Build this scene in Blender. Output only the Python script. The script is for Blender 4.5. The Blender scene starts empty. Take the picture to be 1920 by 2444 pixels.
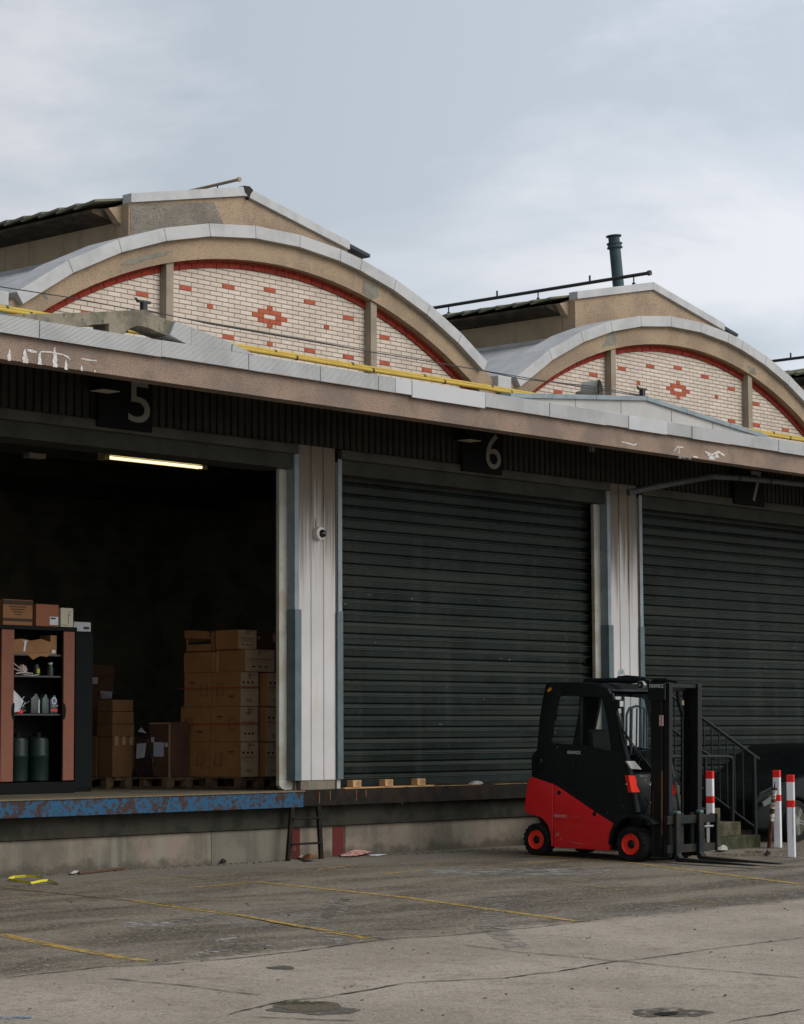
import bpy, bmesh, math, random
from mathutils import Vector, Matrix
from math import radians as rad, sin, cos, pi, sqrt
random.seed(7)
S = bpy.context.scene
COL = S.collection
# ------------------------------------------------------------------ camera
YAW, PITCH, ROLL, FPX, PW, PH, HC = rad(48.1394), rad(5.29201), rad(-0.26330), 5646.156, 1920.0, 2444.0, 1.6
_f = Vector((sin(YAW)*cos(PITCH), cos(YAW)*cos(PITCH), sin(PITCH)))
_r = Vector((cos(YAW), -sin(YAW), 0)); _u = _r.cross(_f)
RT = _r*cos(ROLL) + _u*sin(ROLL); UP = _u*cos(ROLL) - _r*sin(ROLL)
CAMP = Vector((0, 0, HC))
cd = bpy.data.cameras.new('camera'); cam = bpy.data.objects.new('camera', cd); COL.objects.link(cam)
cd.sensor_fit = 'HORIZONTAL'; cd.sensor_width = 24.0; cd.lens = FPX/PW*24.0
cd.clip_start = 0.1; cd.clip_end = 2000
cam.matrix_world = Matrix(((RT.x, UP.x, -_f.x, CAMP.x), (RT.y, UP.y, -_f.y, CAMP.y), (RT.z, UP.z, -_f.z, CAMP.z), (0, 0, 0, 1)))
S.camera = cam
# ------------------------------------------------------------------ world, sun, exposure
SUN_EL, SUN_AZ = rad(37), rad(160)      # azimuth clockwise from +Y
w = bpy.data.worlds.new('World'); S.world = w; w.use_nodes = True
nt = w.node_tree; nt.nodes.clear()
def nn(t, typ, **k):
    n = t.nodes.new(typ)
    for a, b in k.items(): setattr(n, a, b)
    return n
sky = nn(nt, 'ShaderNodeTexSky', sky_type='NISHITA', sun_disc=False)
sky.sun_elevation = SUN_EL; sky.sun_rotation = SUN_AZ; sky.air_density = 1.6; sky.dust_density = 3
tc = nn(nt, 'ShaderNodeTexCoord'); mp = nn(nt, 'ShaderNodeMapping'); mp.inputs['Scale'].default_value = (1, 1, 2.6)
mp.inputs['Location'].default_value = (0.35, 1.9, 0.4)
nz = nn(nt, 'ShaderNodeTexNoise'); nz.inputs['Scale'].default_value = 4.2; nz.inputs['Detail'].default_value = 7
nz.inputs['Roughness'].default_value = .55; nz.inputs['Distortion'].default_value = .35
cr = nn(nt, 'ShaderNodeValToRGB')
cr.color_ramp.elements[0].position = .28; cr.color_ramp.elements[0].color = (4.4, 5.0, 5.65, 1)
cr.color_ramp.elements[1].position = .50; cr.color_ramp.elements[1].color = (7.0, 7.1, 7.6, 1)
e = cr.color_ramp.elements.new(.41); e.color = (5.7, 6.1, 6.75, 1)
mx = nn(nt, 'ShaderNodeMix', data_type='RGBA'); mx.inputs[0].default_value = .9
bg = nn(nt, 'ShaderNodeBackground'); bg.inputs['Strength'].default_value = .1
wo = nn(nt, 'ShaderNodeOutputWorld')
L = nt.links.new
L(tc.outputs['Generated'], mp.inputs[0]); L(mp.outputs[0], nz.inputs['Vector'])
sz = nn(nt, 'ShaderNodeSeparateXYZ'); L(tc.outputs['Generated'], sz.inputs[0])
ma = nn(nt, 'ShaderNodeMath', operation='MULTIPLY_ADD'); L(sz.outputs[2], ma.inputs[0]); ma.inputs[1].default_value = -.85; L(nz.outputs[0], ma.inputs[2])
mo = nn(nt, 'ShaderNodeMath', operation='ADD'); L(ma.outputs[0], mo.inputs[0]); mo.inputs[1].default_value = .11; ma = mo
mc = nn(nt, 'ShaderNodeMath', operation='MAXIMUM'); L(ma.outputs[0], mc.inputs[0]); mc.inputs[1].default_value = .31
L(mc.outputs[0], cr.inputs[0])
L(sky.outputs[0], mx.inputs[6]); L(cr.outputs[0], mx.inputs[7]); dt = nn(nt, 'ShaderNodeVectorMath', operation='DOT_PRODUCT'); L(tc.outputs['Generated'], dt.inputs[0]); dt.inputs[1].default_value = (.42, -.47, 0)
da = nn(nt, 'ShaderNodeMath', operation='ADD'); L(dt.outputs['Value'], da.inputs[0]); da.inputs[1].default_value = 1.0   # sky scaled by direction, an added brightening sunward and dimming leftward
vm = nn(nt, 'ShaderNodeVectorMath', operation='SCALE'); L(mx.outputs[2], vm.inputs[0]); L(da.outputs[0], vm.inputs['Scale'])
L(vm.outputs[0], bg.inputs[0]); L(bg.outputs[0], wo.inputs[0])
sd = bpy.data.lights.new('sun', 'SUN'); sd.energy = 1.55; sd.angle = rad(38); sd.color = (1, .965, .92)
so = bpy.data.objects.new('sun', sd); COL.objects.link(so)
so.rotation_euler = Vector((-sin(SUN_AZ)*cos(SUN_EL), -cos(SUN_AZ)*cos(SUN_EL), -sin(SUN_EL))).to_track_quat('-Z', 'Y').to_euler()
so.location = (0, -20, 30)
S.view_settings.view_transform = 'Standard'; S.view_settings.look = 'None'; S.view_settings.exposure = .2; S.view_settings.gamma = 1
# ------------------------------------------------------------------ survey helpers (photo pixel -> point on a known real plane)
def ray(x, y): return _f + RT*((x-PW/2)/FPX) - UP*((y-PH/2)/FPX)
def onY(x, y, Y): d = ray(x, y); return CAMP + d*(Y/d.y)
def onX(x, y, X): d = ray(x, y); return CAMP + d*(X/d.x)
def onZ(x, y, Z): d = ray(x, y); return CAMP + d*((Z-HC)/d.z)
SL, Y0 = .02, 21.07
def gz(Y): return -SL*(Y0-Y) if Y < Y0 else 0.0
def onG(x, y):
    d = ray(x, y); return CAMP + d*((-SL*Y0-HC)/(d.z-SL*d.y))
# ------------------------------------------------------------------ materials
MATS = {}
def mat(name, col, rough=.75, col2=None, sc=2.0, amt=.5, bump=0.0, bsc=60, metal=0.0, spec=.2, speck=None, spsc=120, spth=.62,
        streak=None, stsc=3.0, lo=.42, hi=.62, wave=None, trans=0, emis=None, coat=0):
    if name in MATS: return MATS[name]
    m = bpy.data.materials.new(name); m.use_nodes = True; t = m.node_tree; t.nodes.clear()
    o = nn(t, 'ShaderNodeOutputMaterial'); b = nn(t, 'ShaderNodeBsdfPrincipled'); lk = t.links.new
    lk(b.outputs[0], o.inputs[0])
    b.inputs['Roughness'].default_value = rough; b.inputs['Metallic'].default_value = metal
    b.inputs['Specular IOR Level'].default_value = spec
    if coat: b.inputs['Coat Weight'].default_value = coat; b.inputs['Coat Roughness'].default_value = .2
    if trans: b.inputs['Transmission Weight'].default_value = trans
    if emis: b.inputs['Emission Color'].default_value = (*emis[0], 1); b.inputs['Emission Strength'].default_value = emis[1]
    g = nn(t, 'ShaderNodeNewGeometry')
    cur = None
    base = nn(t, 'ShaderNodeRGB'); base.outputs[0].default_value = (*col, 1); cur = base.outputs[0]
    def mixc(fac, c2, sock):
        x = nn(t, 'ShaderNodeMix', data_type='RGBA'); lk(fac, x.inputs[0]); lk(sock, x.inputs[6])
        x.inputs[7].default_value = (*c2, 1); return x.outputs[2]
    def ramp(sock, a, bb, top=1.0):
        r = nn(t, 'ShaderNodeMapRange', interpolation_type='SMOOTHSTEP'); lk(sock, r.inputs[0]); r.inputs[1].default_value = a; r.inputs[2].default_value = bb
        r.inputs[4].default_value = top; return r.outputs[0]
    if col2:
        n = nn(t, 'ShaderNodeTexNoise'); n.inputs['Scale'].default_value = sc; n.inputs['Detail'].default_value = 8; n.inputs['Roughness'].default_value = .62
        lk(g.outputs['Position'], n.inputs['Vector']); cur = mixc(ramp(n.outputs[0], lo, hi, amt), col2, cur)
    if speck:
        n = nn(t, 'ShaderNodeTexNoise'); n.inputs['Scale'].default_value = spsc; n.inputs['Detail'].default_value = 3
        lk(g.outputs['Position'], n.inputs['Vector']); cur = mixc(ramp(n.outputs[0], spth-.06, spth+.06, .8), speck, cur)
    if streak:
        mpp = nn(t, 'ShaderNodeMapping'); mpp.inputs['Scale'].default_value = (stsc*3, stsc*3, stsc*.16)
        lk(g.outputs['Position'], mpp.inputs[0])
        n = nn(t, 'ShaderNodeTexNoise'); n.inputs['Scale'].default_value = 1; n.inputs['Detail'].default_value = 6
        lk(mpp.outputs[0], n.inputs['Vector']); cur = mixc(ramp(n.outputs[0], .5, .72, .7), streak, cur)
    lk(cur, b.inputs['Base Color'])
    if bump or wave:
        bp = nn(t, 'ShaderNodeBump'); bp.inputs['Strength'].default_value = 1; 
        if wave:
            ax, per, dep = wave
            sx = nn(t, 'ShaderNodeSeparateXYZ'); lk(g.outputs['Position'], sx.inputs[0])
            q = nn(t, 'ShaderNodeMath', operation='MULTIPLY'); q.inputs[1].default_value = 2*pi/per; lk(sx.outputs[ax], q.inputs[0])
            q2 = nn(t, 'ShaderNodeMath', operation='SINE'); lk(q.outputs[0], q2.inputs[0])
            bp.inputs['Distance'].default_value = dep; lk(q2.outputs[0], bp.inputs['Height'])
        else:
            n = nn(t, 'ShaderNodeTexNoise'); n.inputs['Scale'].default_value = bsc; n.inputs['Detail'].default_value = 5
            lk(g.outputs['Position'], n.inputs['Vector']); bp.inputs['Distance'].default_value = bump; lk(n.outputs[0], bp.inputs['Height'])
        lk(bp.outputs[0], b.inputs['Normal'])
    MATS[name] = m; return m
# ------------------------------------------------------------------ mesh builder
class MB:
    def __init__(s): s.bm = bmesh.new()
    def box(s, x0, x1, y0, y1, z0, z1, m=None):
        vs = [s.bm.verts.new(v) for v in ((x0,y0,z0),(x1,y0,z0),(x1,y1,z0),(x0,y1,z0),(x0,y0,z1),(x1,y0,z1),(x1,y1,z1),(x0,y1,z1))]
        if m is not None:
            for v in vs: v.co = m @ v.co
        for f in ((0,3,2,1),(4,5,6,7),(0,1,5,4),(1,2,6,5),(2,3,7,6),(3,0,4,7)): s.bm.faces.new([vs[i] for i in f])
        return s
    def prism(s, pts, n0, n1, ax='y'):
        """polygon in the plane across axis ax, extruded n0..n1. pts=(a,b): ax y->(x,z), x->(y,z), z->(x,y)"""
        def P(a, b, c): return {'y': (a, c, b), 'x': (c, a, b), 'z': (a, b, c)}[ax]
        A = [s.bm.verts.new(P(a, b, n0)) for a, b in pts]; B = [s.bm.verts.new(P(a, b, n1)) for a, b in pts]
        n = len(pts)
        s.bm.faces.new(A); s.bm.faces.new(B[::-1])
        for i in range(n): s.bm.faces.new((A[i], B[i], B[(i+1) % n], A[(i+1) % n]))
        return s
    def quadstrip(s, A, B):
        va = [s.bm.verts.new(p) for p in A]; vb = [s.bm.verts.new(p) for p in B]
        for i in range(len(A)-1): s.bm.faces.new((va[i], va[i+1], vb[i+1], vb[i]))
        return s
    def tube(s, pts, r, n=10, cap=True):
        pts = [Vector(p) for p in pts]; rr = r if isinstance(r, (list, tuple)) else [r]*len(pts); prev = None; rings = []
        up = None
        for i, p in enumerate(pts):
            d = ((pts[min(i+1, len(pts)-1)]-p).normalized() + (p-pts[max(i-1, 0)]).normalized())
            d = d.normalized() if d.length > 1e-6 else Vector((0, 0, 1))
            if up is None: up = d.orthogonal().normalized()
            up = (up - d*up.dot(d)).normalized(); sd_ = d.cross(up)
            rings.append([s.bm.verts.new(p + (up*cos(2*pi*k/n) + sd_*sin(2*pi*k/n))*rr[i]) for k in range(n)])
        for a, b in zip(rings, rings[1:]):
            for k in range(n): s.bm.faces.new((a[k], a[(k+1) % n], b[(k+1) % n], b[k]))
        if cap: s.bm.faces.new(rings[0][::-1]); s.bm.faces.new(rings[-1])
        return s
    def lathe(s, prof, c, ax='z', n=24, m=None, cap=True):
        rings = []
        for r, h in prof:
            ring = []
            for k in range(n):
                a = 2*pi*k/n; u, v = r*cos(a), r*sin(a)
                p = Vector({'z': (u, v, h), 'y': (u, h, v), 'x': (h, u, v)}[ax])
                if m is not None: p = m @ p
                ring.append(s.bm.verts.new(p + Vector(c)))
            rings.append(ring)
        for a, b in zip(rings, rings[1:]):
            for k in range(n): s.bm.faces.new((a[k], a[(k+1) % n], b[(k+1) % n], b[k]))
        if cap: s.bm.faces.new(rings[0][::-1]); s.bm.faces.new(rings[-1])
        return s
    def poly(s, pts):
        s.bm.faces.new([s.bm.verts.new(p) for p in pts]); return s
    def done(s, name, m, parent=None, bev=0, smooth=False, seg=2, **tagk):
        bmesh.ops.recalc_face_normals(s.bm, faces=s.bm.faces)
        if bev:
            es = [e for e in s.bm.edges if len(e.link_faces) == 2 and e.calc_face_angle(0) > .5]
            bmesh.ops.bevel(s.bm, geom=es, offset=bev, segments=seg, profile=.6, affect='EDGES', clamp_overlap=True)
        me = bpy.data.meshes.new(name); s.bm.to_mesh(me); s.bm.free(); me.materials.append(m)
        if smooth:
            me.polygons.foreach_set('use_smooth', [True]*len(me.polygons)); me.set_sharp_from_angle(angle=rad(38))
        o = bpy.data.objects.new(name, me); COL.objects.link(o)
        if parent is not None: o.parent = parent
        if tagk: tag(o, **tagk)
        return o
def tag(o, label=None, cat=None, group=None, kind=None):
    if label: o['label'] = label
    if cat: o['category'] = cat
    if group: o['group'] = group
    if kind: o['kind'] = kind
    return o
def empty(name, label=None, cat=None, group=None, loc=(0,0,0), rot=(0,0,0), parent=None):
    o = bpy.data.objects.new(name, None); COL.objects.link(o); o.location = loc; o.rotation_euler = rot; o.empty_display_size = .2
    if parent is not None: o.parent = parent
    return tag(o, label, cat, group)
def textmesh(txt, origin, ux, uy, width, height, m, name, parent, ext=.002, bold=0.0):
    """flat lettering whose box is width x height, lower-left corner at origin, along ux / uy"""
    cu = bpy.data.curves.new('tmp', 'FONT'); cu.body = txt; cu.size = 1; cu.extrude = ext; cu.offset = bold
    ob = bpy.data.objects.new('tmp', cu); COL.objects.link(ob)
    dg = bpy.context.evaluated_depsgraph_get(); me = bpy.data.meshes.new_from_object(ob.evaluated_get(dg))
    bpy.data.objects.remove(ob); bpy.data.curves.remove(cu)
    xs = [v.co.x for v in me.vertices]; ys = [v.co.y for v in me.vertices]
    x0, x1, y0, y1 = min(xs), max(xs), min(ys), max(ys)
    ux = Vector(ux).normalized(); uy = Vector(uy).normalized(); un = ux.cross(uy)
    for v in me.vertices:
        v.co = Vector(origin) + ux*((v.co.x-x0)/(x1-x0)*width) + uy*((v.co.y-y0)/(y1-y0)*height) + un*v.co.z
    me.name = name; me.materials.clear(); me.materials.append(m)
    o = bpy.data.objects.new(name, me); COL.objects.link(o); o.parent = parent
    return o
# palette -----------------------------------------------------------
m_conc   = mat('concrete_wall', (0.2139,0.1732,0.1325), .9, (0.1054,0.09722,0.07362), 1.3, .8, bump=.004, bsc=40, speck=(.12,.11,.09), spsc=55, spth=.68, streak=(.2,.2,.16), stsc=2)
def splash(m):
    # splashed mud and moss sitting on the foot of the wall
    t = m.node_tree; b = t.nodes['Principled BSDF']; lk = t.links.new; src = b.inputs['Base Color'].links[0].from_socket
    g = nn(t, 'ShaderNodeNewGeometry'); sx = nn(t, 'ShaderNodeSeparateXYZ'); lk(g.outputs['Position'], sx.inputs[0])
    n = nn(t, 'ShaderNodeTexNoise'); n.inputs['Scale'].default_value = 2.4; n.inputs['Detail'].default_value = 9; n.inputs['Roughness'].default_value = .7; lk(g.outputs['Position'], n.inputs['Vector'])
    a = nn(t, 'ShaderNodeMath', operation='MULTIPLY_ADD'); lk(sx.outputs[2], a.inputs[0]); a.inputs[1].default_value = -1.5; lk(n.outputs[0], a.inputs[2])
    r = nn(t, 'ShaderNodeMapRange', interpolation_type='SMOOTHSTEP'); lk(a.outputs[0], r.inputs[0]); r.inputs[1].default_value = .30; r.inputs[2].default_value = .52; r.inputs[4].default_value = .8
    x = nn(t, 'ShaderNodeMix', data_type='RGBA'); lk(r.outputs[0], x.inputs[0]); lk(src, x.inputs[6]); x.inputs[7].default_value = (.07,.063,.048,1); lk(x.outputs[2], b.inputs['Base Color'])
splash(m_conc)
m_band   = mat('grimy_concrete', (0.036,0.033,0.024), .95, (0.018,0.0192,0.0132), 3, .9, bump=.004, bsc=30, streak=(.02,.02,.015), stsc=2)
m_rend   = mat('roughcast_render', (.36,.265,.175), .95, (.23,.175,.125), 1.2, .7, bump=.006, bsc=70, speck=(.13,.10,.08), spsc=75, spth=.60)
m_fasc   = mat('roughcast_fascia', (0.2883,0.2093,0.1581), .95, (0.186,0.1442,0.1163), 1.5, .8, bump=.006, bsc=70, speck=(.09,.075,.065), spsc=70, spth=.58)
m_rendg  = mat('bare_grey_render', (.235,.205,.165), .95, (.16,.14,.115), 2.5, .8, bump=.008, bsc=50, speck=(.09,.08,.07), spsc=70, spth=.57)
m_zinc   = mat('ribbed_pale_metal', (0.5,0.5,0.495), .6, (0.38,0.38,0.375), 1.4, .7, wave=(2, .0135, .003), metal=.0, streak=(.52,.53,.53), stsc=2)
m_cap    = mat('pale_coping_sheet', (0.46,0.455,0.45), .62, (0.36,0.36,0.355), 2.2, .8, bump=.002, bsc=20, streak=(.42,.43,.44), stsc=2.5)
m_clad_v = mat('cladding_panel', (0.4275,0.4133,0.3895), .7, (0.342,0.3325,0.3135), 1.1, .7, bump=.003, bsc=18, streak=(.42,.41,.38), stsc=2)
m_corr   = mat('corrugated_white', (0.5184,0.504,0.4968), .55, (0.432,0.4176,0.396), 1.0, .5, streak=(.5,.44,.36), stsc=4)
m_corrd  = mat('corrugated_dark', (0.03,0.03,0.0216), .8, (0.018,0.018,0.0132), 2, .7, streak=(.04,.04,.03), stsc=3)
m_flash  = mat('blue_grey_flashing', (0.105,0.1425,0.15), .5, (0.075,0.1013,0.105), 3, .7)
m_flashl = mat('pale_blue_flashing', (0.24,0.288,0.304), .5, (0.176,0.208,0.224), 3, .7)
m_shut   = mat('shutter_grey_green', (0.0115,0.02,0.0165), .5, (0.006,0.01,0.008), 2.0, .8, streak=(.03,.033,.03), stsc=2, spec=.12)
def hbands(m, c2, sc=6.5, amt=.8):
    t = m.node_tree; b = t.nodes['Principled BSDF']; lk = t.links.new; src = b.inputs['Base Color'].links[0].from_socket
    g = nn(t, 'ShaderNodeNewGeometry'); mpp = nn(t, 'ShaderNodeMapping'); mpp.inputs['Scale'].default_value = (.22, .22, sc); lk(g.outputs['Position'], mpp.inputs[0])
    n = nn(t, 'ShaderNodeTexNoise'); n.inputs['Scale'].default_value = 1; n.inputs['Detail'].default_value = 4; lk(mpp.outputs[0], n.inputs['Vector'])
    r = nn(t, 'ShaderNodeMapRange'); lk(n.outputs[0], r.inputs[0]); r.inputs[1].default_value = .45; r.inputs[2].default_value = .66; r.inputs[4].default_value = amt
    x = nn(t, 'ShaderNodeMix', data_type='RGBA'); lk(r.outputs[0], x.inputs[0]); lk(src, x.inputs[6]); x.inputs[7].default_value = (*c2, 1); lk(x.outputs[2], b.inputs['Base Color'])
hbands(m_shut, (.026,.032,.027))
m_jamb   = mat('jamb_paint', (0.416,0.4,0.352), .6, (0.304,0.272,0.208), 2.4, .8, speck=(.2,.1,.05), spsc=22, spth=.74)
m_lint   = mat('lintel_paint', (0.07,0.066,0.05), .7, (0.045,0.042,0.032), 3, .8)
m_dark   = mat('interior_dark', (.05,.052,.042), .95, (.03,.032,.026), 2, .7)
m_inwall = mat('interior_block_wall', (.26,.25,.17), .95, (.14,.14,.10), 1.2, .8, wave=(2, .2, .01))
m_floor  = mat('dock_floor_concrete', (0.13,0.117,0.078), .85, (0.07,0.064,0.046), 2.2, .9, bump=.003)
m_blue   = mat('worn_blue_steel', (0.014,0.078,0.15), .6, (0.038,0.02,0.015), 8.5, .95, bump=.003, bsc=35, speck=(.05,.026,.02), spsc=26, spth=.55, lo=.52, hi=.56)
m_black  = mat('black_steel_edge', (.010,.009,.007), .85, (.028,.017,.01), 6, .7, bump=.003)
m_rust   = mat('rusty_edge', (.15,.07,.03), .9, (.07,.03,.015), 14, .8)
m_red_b  = mat('red_brick', (0.29,0.038,0.02), .85, (0.19,0.024,0.015), 9, .8, bump=.003, bsc=60)
m_red_l  = mat('red_accent_brick', (0.4,0.1,0.05), .85, (0.3,0.065,0.035), 12, .7, bump=.003, bsc=60)
m_yel    = mat('yellow_pipe_paint', (0.5,0.34,0.055), .45, (0.4,0.26,0.04), 3, .6)
m_tile   = mat('mossy_roof_sheet', (.17,.17,.12), .95, (.09,.095,.065), 4, .8, bump=.006)
m_soff   = mat('stained_soffit', (.035,.03,.022), .95, (.10,.07,.04), 5, .5)
m_side   = mat('side_wall_render', (.34,.265,.175), .95, (.24,.19,.125), 1.3, .7, bump=.003, streak=(.16,.12,.08), stsc=2)
m_flue   = mat('dark_green_flue', (.045,.075,.085), .5, (.03,.05,.055), 4, .6)
m_iron   = mat('dark_iron', (.035,.04,.045), .55, (.05,.045,.04), 8, .5)
m_grey   = mat('weathered_board', (.47,.47,.45), .9, (.36,.355,.33), 2.5, .8, bump=.003)
# cream brick in the gable: brick texture on real wall coordinates
def brickmat():
    m = bpy.data.materials.new('cream_glazed_brick'); m.use_nodes = True; t = m.node_tree; b = t.nodes['Principled BSDF']; lk = t.links.new
    tcn = nn(t, 'ShaderNodeTexCoord'); sx = nn(t, 'ShaderNodeSeparateXYZ'); cx = nn(t, 'ShaderNodeCombineXYZ')
    lk(tcn.outputs['Object'], sx.inputs[0]); lk(sx.outputs[0], cx.inputs[0]); lk(sx.outputs[2], cx.inputs[1])
    br = nn(t, 'ShaderNodeTexBrick'); br.offset = .5; br.inputs['Scale'].default_value = 1; br.inputs['Brick Width'].default_value = BW; br.inputs['Row Height'].default_value = BH
    br.inputs['Mortar Size'].default_value = .0055; br.inputs['Mortar Smooth'].default_value = .15
    br.inputs['Color1'].default_value = (.62,.53,.44,1); br.inputs['Color2'].default_value = (.53,.445,.365,1); br.inputs['Mortar'].default_value = (.19,.13,.10,1)
    br.inputs['Bias'].default_value = -.2
    lk(cx.outputs[0], br.inputs['Vector'])
    n = nn(t, 'ShaderNodeTexNoise'); n.inputs['Scale'].default_value = 2; n.inputs['Detail'].default_value = 7; lk(tcn.outputs['Object'], n.inputs['Vector'])
    r = nn(t, 'ShaderNodeMapRange'); r.inputs[1].default_value = .35; r.inputs[2].default_value = .75; r.inputs[3].default_value = 1.02; r.inputs[4].default_value = .82; lk(n.outputs[0], r.inputs[0])
    mm = nn(t, 'ShaderNodeMix', data_type='RGBA', blend_type='MULTIPLY'); mm.inputs[0].default_value = 1; lk(br.outputs[0], mm.inputs[6]); lk(r.outputs[0], mm.inputs[7])
    lk(mm.outputs[2], b.inputs['Base Color']); b.inputs['Roughness'].default_value = .55; b.inputs['Specular IOR Level'].default_value = .3
    bp = nn(t, 'ShaderNodeBump', invert=True); bp.inputs['Distance'].default_value = .006; lk(br.outputs['Fac'], bp.inputs['Height']); lk(bp.outputs[0], b.inputs['Normal'])
    return m
BW, BH = .2157, .0597
m_brick = brickmat()
# ================================================================== GROUND
def groundmat():
    m = bpy.data.materials.new('yard_ground'); m.use_nodes = True; t = m.node_tree; b = t.nodes['Principled BSDF']; lk = t.links.new
    g = nn(t, 'ShaderNodeNewGeometry'); P = g.outputs['Position']
    def noise(sc, det=6, rough=.6, dist=0, vec=None):
        n = nn(t, 'ShaderNodeTexNoise'); n.inputs['Scale'].default_value = sc; n.inputs['Detail'].default_value = det; n.inputs['Roughness'].default_value = rough
        n.inputs['Distortion'].default_value = dist; lk(vec or P, n.inputs['Vector']); return n.outputs[0]
    def ss(s, a, c, top=1.0, bot=0.0):
        r = nn(t, 'ShaderNodeMapRange', interpolation_type='SMOOTHSTEP'); lk(s, r.inputs[0]); r.inputs[1].default_value = a; r.inputs[2].default_value = c; r.inputs[3].default_value = bot; r.inputs[4].default_value = top; return r.outputs[0]
    def mixc(f, a, c):
        x = nn(t, 'ShaderNodeMix', data_type='RGBA'); lk(f, x.inputs[0])
        for s_, v in ((6, a), (7, c)):
            if isinstance(v, tuple): x.inputs[s_].default_value = (*v, 1)
            else: lk(v, x.inputs[s_])
        return x.outputs[2]
    def math_(op, a, c=None):
        x = nn(t, 'ShaderNodeMath', operation=op)
        for i, v in enumerate((a, c)):
            if v is None: continue
            if isinstance(v, (int, float)): x.inputs[i].default_value = v
            else: lk(v, x.inputs[i])
        return x.outputs[0]
    def dist(p, q):   # signed distance to a ground line, + on the dock side
        p, q = p.to_2d(), q.to_2d(); d = (q-p).normalized(); n = Vector((-d.y, d.x))
        v = nn(t, 'ShaderNodeVectorMath', operation='DOT_PRODUCT'); lk(P, v.inputs[0]); v.inputs[1].default_value = (n.x, n.y, 0)
        return math_('SUBTRACT', v.outputs['Value'], n.dot(p))
    warp = math_('MULTIPLY', math_('SUBTRACT', noise(1.4, 6, .7), .5), .5)
    near = math_('ADD', dist(onG(0, 2336), onG(1920, 2149)), warp)
    near = math_('ADD', near, math_('MULTIPLY', math_('SUBTRACT', noise(9, 6, .75), .5), .5)); fA = ss(near, -.12, .16)
    # older concrete apron
    c1 = mixc(ss(noise(.5, 8), .35, .68), (.375,.315,.25), (.275,.228,.178))
    c1 = mixc(ss(noise(3.0, 8, .7), .52, .7, .7), c1, (.235,.19,.145))
    c1 = mixc(ss(noise(7.5, 8, .8), .50, .66, .6), c1, (.15,.125,.10))
    c1 = mixc(ss(noise(26, 4, .7), .56, .66, .7), c1, (.46,.40,.33))
    c1 = mixc(ss(noise(33, 3, .7), .57, .66, .8), c1, (.09,.075,.06))
    # stained asphalt with exposed aggregate
    mp2 = nn(t, 'ShaderNodeMapping'); mp2.inputs['Scale'].default_value = (.35, 1.1, 1); mp2.inputs['Rotation'].default_value = (0, 0, rad(8)); lk(P, mp2.inputs[0])
    c2 = mixc(ss(noise(1.1, 8, .65, .4, mp2.outputs[0]), .38, .62), (.088,.073,.053), (.20,.165,.122))
    c2 = mixc(ss(noise(.8, 5, .6, .3, mp2.outputs[0]), .55, .68, .75), c2, (.20,.178,.15))
    c2 = mixc(ss(noise(5, 8, .8, .3, mp2.outputs[0]), .52, .68, .7), c2, (.05,.045,.035))
    c2 = mixc(ss(noise(24, 4, .7), .545, .63, .8), c2, (.35,.285,.215))
    c2 = mixc(ss(noise(11, 5, .8), .56, .66, .6), c2, (.30,.25,.19))
    c2 = mixc(ss(noise(30, 3, .7), .57, .66, .85), c2, (.03,.027,.022))
    # smoother dusty strip along the dock
    strip = ss(math_('ADD', dist(onG(0, 2120), onG(1920, 2010)), warp), .0, .9)
    c2 = mixc(math_('MULTIPLY', strip, .75), c2, (.19,.172,.14))
    col = mixc(fA, c1, c2)
    lk(col, b.inputs['Base Color']); b.inputs['Roughness'].default_value = .86; b.inputs['Specular IOR Level'].default_value = .3
    bp = nn(t, 'ShaderNodeBump'); bp.inputs['Distance'].default_value = .012; bp.inputs['Strength'].default_value = .8
    lk(math_('ADD', noise(45, 4), math_('MULTIPLY', noise(3, 4), 1.5)), bp.inputs['Height']); lk(bp.outputs[0], b.inputs['Normal'])
    return m
g_ = MB()
A = [(-250, gz(-250)), (-250, -250)]
xs = [-250, 0, 12, 24, 36, 60, 400]
for (ya, yb) in ((-250, -20), (-20, 10), (10, 21.07), (21.07, 400)):
    for xa, xb in zip(xs, xs[1:]): g_.poly([(xa, ya, gz(ya)), (xb, ya, gz(ya)), (xb, yb, gz(yb)), (xa, yb, gz(yb))])
bmesh.ops.remove_doubles(g_.bm, verts=g_.bm.verts, dist=1e-4)
g_.done('ground', groundmat(), kind='structure')
def ribbon(mb, pix, wid, dz=.004, jag=.0, step=.12, rnd=None):
    rnd = rnd or random
    P = [onG(*p) for p in pix]; out = []
    for a, c in zip(P, P[1:]):
        n = max(1, int((c-a).length/step))
        out += [a.lerp(c, i/n) for i in range(n)]
    out.append(P[-1]); A_, B_ = [], []
    off = 0
    for i, p in enumerate(out):
        d = (out[min(i+1, len(out)-1)] - out[max(i-1, 0)]).to_2d().normalized(); n = Vector((-d.y, d.x))
        off = off*.8 + rnd.uniform(-jag, jag); ww = wid*.5*(1 if not jag else rnd.uniform(.35, 1.25))
        if jag and i in (0, len(out)-1): ww *= .2
        for sgn, arr in ((1, A_), (-1, B_)):
            q = p.to_2d() + n*(off+sgn*ww); arr.append((q.x, q.y, gz(q.y)+dz))
    mb.quadstrip(A_, B_)
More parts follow.
